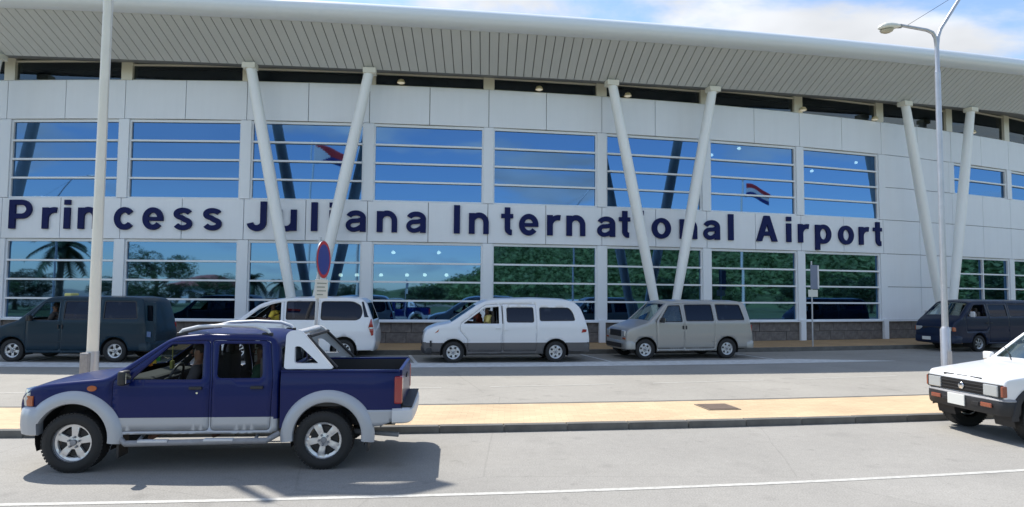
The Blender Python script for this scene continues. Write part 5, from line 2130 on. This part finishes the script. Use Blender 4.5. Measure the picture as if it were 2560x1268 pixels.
def build_signs():
    p = pol(0.1008, -15.6, IS)
    root = empty('no_stopping_sign', p, 0.0)
    tag(root, 'round blue sign with red rim above a white plate on a thin post', 'road sign', 'road signs on thin posts')
    pole = MB().tube([(-0.085, 0, 0), (-0.03, 0, 1.8), (0.0, 0, 2.92)], 0.025, 12).build('post', M['galv'], root, smooth=True)
    pole.data.materials[0] = M['galv']
    # sign plates face along the road, nearly edge on to the viewer
    yaw = -1.48
    e = empty('sign_face', (0, 0, 0))
    def disc(name, r0, r1, z, m, yo, n=40):
        mb = MB()
        if r0 == 0:
            mb.lathe([(0, yo), (r1, yo)], n)
        else:
            mb.lathe([(r0, yo), (r1, yo)], n)
        return mb
    d = MB()
    d.lathe([(0.0, 0.0), (0.298, 0.0), (0.30, -0.004), (0.30, -0.016), (0.298, -0.018)], 44, 0)
    d.lathe([(0.298, -0.018), (0.245, -0.0185)], 44, 1)
    d.lathe([(0.245, -0.0185), (0.0, -0.0185)], 44, 2)
    o = d.build('sign_disc', [M['signback'], M['red'], M['blue']], root, smooth=True, sharp=30, loc=(0.055, -0.028, 2.56))
    bpy.data.objects.remove(e)
    o.rotation_euler = (0, 0, -yaw)
    pl = MB().box((0, -0.01, 0), (0.42, 0.012, 0.30)).build('info_plate', M['signwhite'], root, loc=(0.035, -0.03, 2.09), bevel=0.004)
    pl.rotation_euler = (0, 0, 1.38)
    tx = MB()
    for k in range(4):
        wl = (0.32, 0.26, 0.30, 0.20)[k]
        tx.box((-0.16 + wl / 2, -0.0178, 0.09 - 0.06 * k), (wl, 0.002, 0.016))
    tx.build('print_lines', M['signink'], pl)
    # far sign at the sidewalk, seen from behind
    p = pol(0.2718, -3.02, 0.15)
    root = empty('no_stopping_sign', p, 0.27)
    tag(root, 'grey backed sign with small white plate on a thin post beside the rightmost large window', 'road sign', 'road signs on thin posts')
    MB().tube([(0, 0, 0), (0, 0, 3.35)], 0.03, 10).build('post', M['galv'], root, smooth=True)
    d = MB()
    d.box((0.11, -0.02, 0), (0.40, 0.02, 0.95))
    o = d.build('sign_panel', M['signback'], root, loc=(0, -0.02, 2.72), bevel=0.01)
    MB().box((0.27, -0.034, 0), (0.07, 0.006, 0.90)).build('edge_strip', M['lightgrey'], o)
    MB().box((0.02, -0.04, 2.08), (0.44, 0.015, 0.28)).build('info_plate', M['signwhite'], root, bevel=0.004)


build_signs()


# ------------------------------------------------------------------ people seen through the car windows
def skin_mesh(verts, edges, radii, levels=2):
    me = bpy.data.meshes.new('figure')
    me.from_pydata(verts, edges, [])
    o = bpy.data.objects.new('figure', me)
    COL.objects.link(o)
    md = o.modifiers.new('skin', 'SKIN')
    md.use_smooth_shade = True
    for i, r in enumerate(radii):
        me.skin_vertices[0].data[i].radius = r if isinstance(r, tuple) else (r, r)
        me.skin_vertices[0].data[i].use_root = (i == 0)
    sd = o.modifiers.new('sub', 'SUBSURF')
    sd.levels = sd.render_levels = levels
    dg = bpy.context.evaluated_depsgraph_get()
    out = bpy.data.meshes.new_from_object(o.evaluated_get(dg))
    bpy.data.objects.remove(o)
    out.polygons.foreach_set('use_smooth', [True] * len(out.polygons))
    return out


def build_person(label, car, seat, shirt, skin, hair, lean=0.0, wheel=True, elbow_out=0.0, cat='person'):
    v = [(0, 0, 0.08), (0.01, 0, 0.28), (0.0 - lean * 0.5, 0, 0.44), (-0.01 - lean, 0, 0.535), (-0.03 - lean, 0, 0.60), (-0.035 - lean * 1.1, 0, 0.68), (-0.035 - lean * 1.1, 0, 0.775)]
    e = [(i, i + 1) for i in range(6)]
    r = [(0.13, 0.16), (0.11, 0.14), (0.12, 0.17), (0.07, 0.10), 0.052, (0.088, 0.072), (0.078, 0.066)]
    sh = []
    for s in (-1, 1):
        k = len(v)
        eo = elbow_out if s < 0 else 0.0
        v += [(0.0 - lean, s * 0.19, 0.47), (-0.10 - lean, s * (0.245 + eo * 0.4), 0.25 + eo * 0.25), (-0.34 - lean * 0.5, s * (0.20 + eo), 0.30 + eo * 0.1), (-0.41 - lean * 0.5, s * (0.18 + eo), 0.32 + eo * 0.1)]
        e += [(3, k), (k, k + 1), (k + 1, k + 2), (k + 2, k + 3)]
        r += [0.062, 0.046, 0.032, (0.04, 0.022)]
        w = Vector(v[k + 3])
        for q, (dy, ln) in enumerate(((-0.03, 0.07), (-0.010, 0.08), (0.012, 0.075), (0.032, 0.06))):
            m_ = len(v)
            v += [tuple(w + Vector((-0.045, dy * 0.8, 0.015))), tuple(w + Vector((-0.045 - ln * 0.6, dy, -0.005)))]
            e += [(k + 3, m_), (m_, m_ + 1)]
            r += [0.010, 0.008]
        m_ = len(v)
        v += [tuple(w + Vector((-0.02, -s * 0.04, 0.01))), tuple(w + Vector((-0.055, -s * 0.052, 0.012)))]
        e += [(k + 2, m_), (m_, m_ + 1)]
        r += [0.011, 0.009]
        k = len(v)
        v += [(-0.05, s * 0.10, 0.05), (-0.43, s * 0.12, 0.08), (-0.48, s * 0.12, -0.30), (-0.60, s * 0.12, -0.36)]
        e += [(0, k), (k, k + 1), (k + 1, k + 2), (k + 2, k + 3)]
        r += [0.09, 0.062, 0.045, 0.035]
    body = skin_mesh(v, e, r)
    body.name = 'person'
    body.materials.append(skin)
    root = bpy.data.objects.new('person', body)
    link(root)
    tag(root, label, cat, 'people inside the vehicles')
    # shirt over the trunk and upper arms
    v2 = [(0, 0, 0.10), (0.01, 0, 0.28), (0.0 - lean * 0.5, 0, 0.44), (-0.01 - lean, 0, 0.53)]
    e2 = [(0, 1), (1, 2), (2, 3)]
    r2 = [(0.145, 0.175), (0.128, 0.158), (0.138, 0.188), (0.085, 0.115)]
    for s in (-1, 1):
        k = len(v2)
        eo = elbow_out if s < 0 else 0.0
        v2 += [(0.0 - lean, s * 0.19, 0.47), (-0.07 - lean, s * (0.235 + eo * 0.3), 0.31 + eo * 0.2)]
        e2 += [(3, k), (k, k + 1)]
        r2 += [0.080, 0.068]
    sm = skin_mesh(v2, e2, r2)
    sm.name = 'shirt'
    sm.materials.append(shirt)
    o = bpy.data.objects.new('shirt', sm)
    link(o, root)
    hx = -0.035 - lean * 1.1
    hm = MB()
    n = 16
    vs, fs = [], []
    for i in range(8):
        t = PI * 0.62 * i / 7
        for k in range(n):
            a = 2 * PI * k / n
            back = 1.0 + 0.10 * math.cos(a)
            zz = math.cos(t * (1.0 if math.cos(a) > -0.3 else 0.72))
            rr_ = math.sin(t * (1.0 if math.cos(a) > -0.3 else 0.72))
            vs.append((hx + 0.008 + 0.098 * rr_ * math.cos(a) * back, 0.086 * rr_ * math.sin(a), 0.745 + 0.112 * zz))
    for i in range(7):
        for k in range(n):
            fs.append((i * n + k, (i + 1) * n + k, (i + 1) * n + (k + 1) % n, i * n + (k + 1) % n))
    hm.add(vs, fs)
    hm.build('hair', hair, root, smooth=True)
    fc = MB()
    for s in (-1, 1):
        fc.lathe([(0.0, -0.006), (0.011, 0.0), (0.0, 0.006)], 8, 0, 'x', (hx - 0.083, s * 0.032, 0.728))
    fc.tube([(hx - 0.084, 0, 0.735), (hx - 0.108, 0, 0.700), (hx - 0.086, 0, 0.692)], [0.010, 0.015, 0.010], 8, 1)
    fc.box((hx - 0.080, 0, 0.662), (0.012, 0.045, 0.010), 2)
    for s in (-1, 1):
        fc.lathe([(0.0, -0.008), (0.024, -0.006), (0.026, 0.004), (0.0, 0.008)], 10, 1, 'y', (hx + 0.012, s * 0.082, 0.712))
    fc.build('face', [M['black'], skin, mat('lips', (0.20, 0.07, 0.06), 0.6) if 'lips' not in ONE else ONE['lips']], root, smooth=True)
    M_ = Matrix.Translation(car.location) @ Matrix.Rotation(car.rotation_euler[2], 4, 'Z')
    root.location = M_ @ Vector(seat)
    root.rotation_euler = (0, 0, car.rotation_euler[2])
    return root


SK1 = mat('skin_dark', (0.085, 0.042, 0.026), 0.55)
SK2 = mat('skin_brown', (0.20, 0.105, 0.066), 0.55)
HAIR = mat('hair_black', (0.012, 0.010, 0.009), 0.7)
SH = {k: mat('shirt_' + k, c, 0.85) for k, c in dict(yellow=(0.62, 0.46, 0.055), paleyellow=(0.60, 0.50, 0.17), red=(0.30, 0.055, 0.035), dark=(0.05, 0.045, 0.045),
                                                    green=(0.015, 0.05, 0.025), grey=(0.25, 0.24, 0.23)).items()}
build_person('driver in dark clothing with black hair at the wheel of the blue pickup', V['pickup'], (1.27, -0.30, 0.66), SH['dark'], SK2, HAIR, lean=0.02)
build_person('passenger in green on the back seat of the blue pickup', V['pickup'], (2.00, -0.20, 0.66), SH['green'], SK1, HAIR)
build_person('driver in a bright yellow shirt leaning at the window of the half hidden white van', V['tall'], (1.02, -0.50, 0.98), SH['yellow'], SK1, HAIR, lean=0.05, elbow_out=0.12)
build_person('driver in a pale yellow shirt in the white van with grey lower body', V['white'], (1.12, -0.46, 0.90), SH['paleyellow'], SK1, HAIR, lean=0.02)
build_person('passenger in a red shirt beside the driver in the pale yellow shirt', V['white'], (0.86, 0.30, 0.92), SH['red'], SK1, HAIR, lean=0.02)
build_person('driver in dark clothing at the wheel of the dark teal van', V['teal'], (0.98, -0.44, 0.90), SH['dark'], SK2, HAIR, lean=0.02)
build_person('driver in a grey shirt at the wheel of the dark slate van', V['slate'], (0.10, -0.44, 1.0), SH['grey'], SK2, HAIR, lean=0.02)


# ------------------------------------------------------------------ what the glazing mirrors: trees, palms, a house, the green hill
def leaf_cloud(n, size, shape):
    """n leaf quads; shape(n) returns points"""
    p = shape(n)
    n = len(p)
    d = rng.normal(size=(n, 3))
    d[:, 2] = np.abs(d[:, 2]) * 0.4
    d /= np.linalg.norm(d, axis=1)[:, None]
    q = rng.normal(size=(n, 3))
    q -= (q * d).sum(1)[:, None] * d
    q /= np.linalg.norm(q, axis=1)[:, None]
    b = np.cross(d, q)
    s = size * rng.uniform(0.6, 1.3, n)[:, None]
    V_ = np.stack([p - d * s, p + b * s * 0.55, p + d * s, p - b * s * 0.55], 1).reshape(-1, 3)
    F_ = np.arange(4 * n).reshape(-1, 4)
    return V_, F_


def mesh_np(name, V_, F_, m):
    me = bpy.data.meshes.new(name)
    me.from_pydata(V_.tolist(), [], F_.tolist())
    me.materials.append(m)
    return me


def crown_shape(rx, ry, rz, cz, clumps, seed):
    r_ = np.random.default_rng(seed)
    c = r_.normal(size=(clumps, 3))
    c /= np.linalg.norm(c, axis=1)[:, None]
    c *= r_.uniform(0.45, 0.95, clumps)[:, None]
    cr = r_.uniform(0.20, 0.42, clumps)

    def f(n):
        k = r_.integers(0, clumps, n)
        d = r_.normal(size=(n, 3))
        d /= np.linalg.norm(d, axis=1)[:, None]
        p = c[k] + d * (cr[k] * r_.uniform(0.5, 1.0, n) ** 0.4)[:, None]
        return p * np.array([rx, ry, rz]) + np.array([0, 0, cz])
    return f


TREE_MESH = {}


def build_tree(label, p, hgt, rad, kind, i, m, low=0.25):
    root = empty('broadleaf_tree', p, random.uniform(0, 6))
    tag(root, label, 'tree', 'trees across the road')
    key = (i % 3, m.name)
    if key not in TREE_MESH:
        r_ = np.random.default_rng(50 + i)
        f = crown_shape(1, 1, 1, 0, 30, 200 + i)
        Vc, Fc = leaf_cloud(17000, 0.026, f)
        TREE_MESH[key] = mesh_np('crown', Vc, Fc, m)
    o = bpy.data.objects.new('crown', TREE_MESH[key])
    link(o, root)
    ch = hgt * (1 - low) / 2
    o.location = (0, 0, hgt - ch)
    o.scale = (rad, rad, ch)
    tb = MB()
    tb.tube([(0, 0, -0.1), (0.05, 0, hgt * 0.2), (0.0, 0.08, hgt * 0.5), (0, 0, hgt * 0.8)], [0.05 * hgt, 0.036 * hgt, 0.025 * hgt, 0.008 * hgt], 9)
    for k in range(5):
        a = 1.3 * k
        z = hgt * (0.3 + 0.08 * k)
        tb.tube([(0, 0.05, z), (rad * 0.35 * math.cos(a), rad * 0.35 * math.sin(a), z + hgt * 0.14), (rad * 0.62 * math.cos(a), rad * 0.62 * math.sin(a), z + hgt * 0.22)], [0.018 * hgt, 0.012 * hgt, 0.004 * hgt], 6)
    tb.build('trunk', M['bark'], root, smooth=True)
    return root


def build_palm(label, p, hgt, rad, seed, fan=False):
    root = empty('palm_tree', p)
    tag(root, label, 'palm tree', 'palms across the road')
    MB().tube([(0, 0, -0.1), (0.08, 0.02, hgt * 0.3), (0.15, 0.05, hgt * 0.7), (0.12, 0.05, hgt)], [0.40, 0.32, 0.30, 0.36], 12).build('trunk', M['bark'], root, smooth=True)
    r_ = random.Random(seed)
    cm = MB()
    for k in range(26):
        az = 2 * PI * k / 26 + r_.uniform(-0.1, 0.1)
        el = r_.uniform(-0.7, 1.2)
        ln = rad * r_.uniform(0.8, 1.1)
        pts = []
        for q in range(9):
            t = q / 8
            rr_ = ln * t * math.cos(el) * (1 - 0.12 * t)
            z = ln * t * math.sin(el) - 0.55 * ln * t * t
            pts.append(Vector((0.12 + rr_ * math.cos(az), 0.05 + rr_ * math.sin(az), hgt + z)))
        for q in range(1, 9):
            a, b = pts[q - 1], pts[q]
            ax = (b - a).normalized()
            sd = ax.cross(Vector((0, 0, 1))).normalized()
            for s in (-1, 1):
                for w in (0.25, 0.75):
                    c = a.lerp(b, w)
                    l_ = 0.30 * ln * (1 - 0.65 * abs(q / 8 - 0.45))
                    tip = c + sd * s * l_ + ax * l_ * 0.5 - Vector((0, 0, 0.35 * l_))
                    cm.add([c - ax * 0.05 * ln, c + ax * 0.05 * ln, tip], [(0, 1, 2)])
    cm.build('crown', M['leaf2'], root)
    return root


build_palm('palm tree with full shaggy crown, seen mirrored in the lower first window', (-45.8, -9.2, 0.1), 6.3, 3.1, 3)
build_palm('short palm, left of two, seen mirrored low behind the first pair of columns', (-24.6, -32.0, 0.1), 3.6, 2.4, 4)
build_palm('short palm, right of two, seen mirrored low behind the first pair of columns', (-21.5, -33.5, 0.1), 3.0, 2.2, 5)
build_tree('large rounded green tree, seen mirrored in the lower second window', (-41.0, -28.0, 0.1), 7.2, 4.6, 0, 0, M['leaf'], 0.02)
tl = [(-52, -6, 4.2, 3.6, 'low dark bushy tree mirrored to the left of the palm trunk'), (-56, -16, 4.6, 4.0, 'wide dark tree mirrored to the right of the palm trunk'),
      (-50, -24, 4.0, 3.2, 'dark tree mirrored at the edge between the first and second window'), (-38, -38, 4.6, 3.4, 'dark tree mirrored beside the red roofed house'),
      (-30, -40, 4.0, 3.4, 'dark tree mirrored behind the short palms'), (-14, -42, 3.4, 3.0, 'small dark tree mirrored at the right slanted column of the left pair'),
      (-6, -46, 3.2, 3.6, 'low wide tree mirrored under the row of ceiling lamps'), (4, -50, 3.2, 4.0, 'low wide tree mirrored where the hill begins to rise'),
      (16, -44, 3.2, 4.0, 'low tree mirrored at the foot of the hill above the white van'), (27, -40, 3.2, 4.2, 'low tree mirrored at the foot of the hill left of the middle columns'),
      (38, -34, 3.6, 4.4, 'tree mirrored at the foot of the hill between the middle columns'), (46, -22, 4.6, 4.6, 'tall dark tree mirrored above the beige van'),
      (55, -14, 4.8, 4.8, 'tall dark tree mirrored left of the white flagpole'), (62, -4, 5.0, 5.0, 'tall dark tree mirrored right of the white flagpole'),
      (66, 8, 5.0, 5.0, 'tall dark tree mirrored beside the far grey sign'), (72, 18, 5.2, 5.2, 'tall dark tree mirrored in the last large window'),
      (80, 32, 5.4, 5.2, 'dark tree mirrored in the small lower window at the right'), (86, 46, 5.4, 5.2, 'dark tree mirrored at the very right edge of the glazing')]
for i, (x, y, hh, rr_, lab) in enumerate(tl):
    build_tree(lab, (x, y, 0.05), hh, rr_, 1, i, M['leaf2'] if i % 3 else M['leaf'], 0.05)


def build_house():
    root = empty('house', (-44.0, -50.0, 0.0), 0.35)
    tag(root, 'small pale house with red hipped roof, seen mirrored beside the round tree', 'house')
    MB().box((0, 0, 1.5), (9, 7, 3.0)).build('wall', M['housewall'], root)
    v = [(-5, -4, 3), (5, -4, 3), (5, 4, 3), (-5, 4, 3), (-1.5, 0, 4.8), (1.5, 0, 4.8)]
    MB().add(v, [(0, 1, 5, 4), (1, 2, 5), (2, 3, 4, 5), (3, 0, 4), (3, 2, 1, 0)]).build('roof', M['roofred'], root)
    for x in (-2.6, 2.6):
        MB().box((x, 3.53, 1.6), (1.2, 0.08, 1.2)).build('window', M['tint'], root)
    MB().box((0, 3.53, 1.1), (1.0, 0.08, 2.1)).build('door', M['trim'], root)


build_house()


def hill_height(x, y):
    az = np.arctan2(x - 6.0, -(y - 26.0))
    d = np.hypot(x - 6.0, y - 26.0)
    rise = np.clip((d - 75) / 130.0, 0, 1)
    rise = rise * rise * (3 - 2 * rise)
    crest = np.interp(az, [-0.1, 0.06, 0.15, 0.32, 0.6, 0.9, 1.3, 1.7], [0, 2.0, 9.0, 17.0, 19.0, 20.5, 21.0, 15.0])
    bump = 1.6 * np.sin(x * 0.07 + 1) * np.cos(y * 0.06) + 0.9 * np.sin(x * 0.19 + y * 0.13)
    return crest * rise + bump * rise - 0.3 * (1 - rise)


def build_hill():
    xs = np.linspace(-40, 330, 90)
    ys = np.linspace(-330, 140, 90)
    X, Y = np.meshgrid(xs, ys)
    Z = hill_height(X, Y)
    vs = np.stack([X, Y, Z], -1).reshape(-1, 3)
    fs = []
    for i in range(89):
        for k in range(89):
            a = i * 90 + k
            fs.append((a, a + 1, a + 91, a + 90))
    struct(make('hill', vs.tolist(), fs, M['hill'], smooth=True), 'long green hill mirrored in the right hand lower windows')
    n = 26000
    az = rng.uniform(0.03, 1.95, n)
    d = rng.uniform(95, 215, n)
    x, y = 6 + d * np.sin(az), 26 - d * np.cos(az)
    z = hill_height(x, y)
    base = np.stack([x, y, z + rng.uniform(0.1, 2.2, n)], 1)
    k = 3
    p = np.repeat(base, k, 0) + rng.normal(size=(n * k, 3)) * np.array([1.0, 1.0, 0.7])
    Vl, Fl = leaf_cloud(n * k, 0.55, lambda m_: p)
    o = bpy.data.objects.new('hillside_bushes', mesh_np('hillside_bushes', Vl, Fl, M['leafhill']))
    link(o)
    tag(o, 'green bush cover on the hill across the road', 'bushes', kind='stuff')


build_hill()
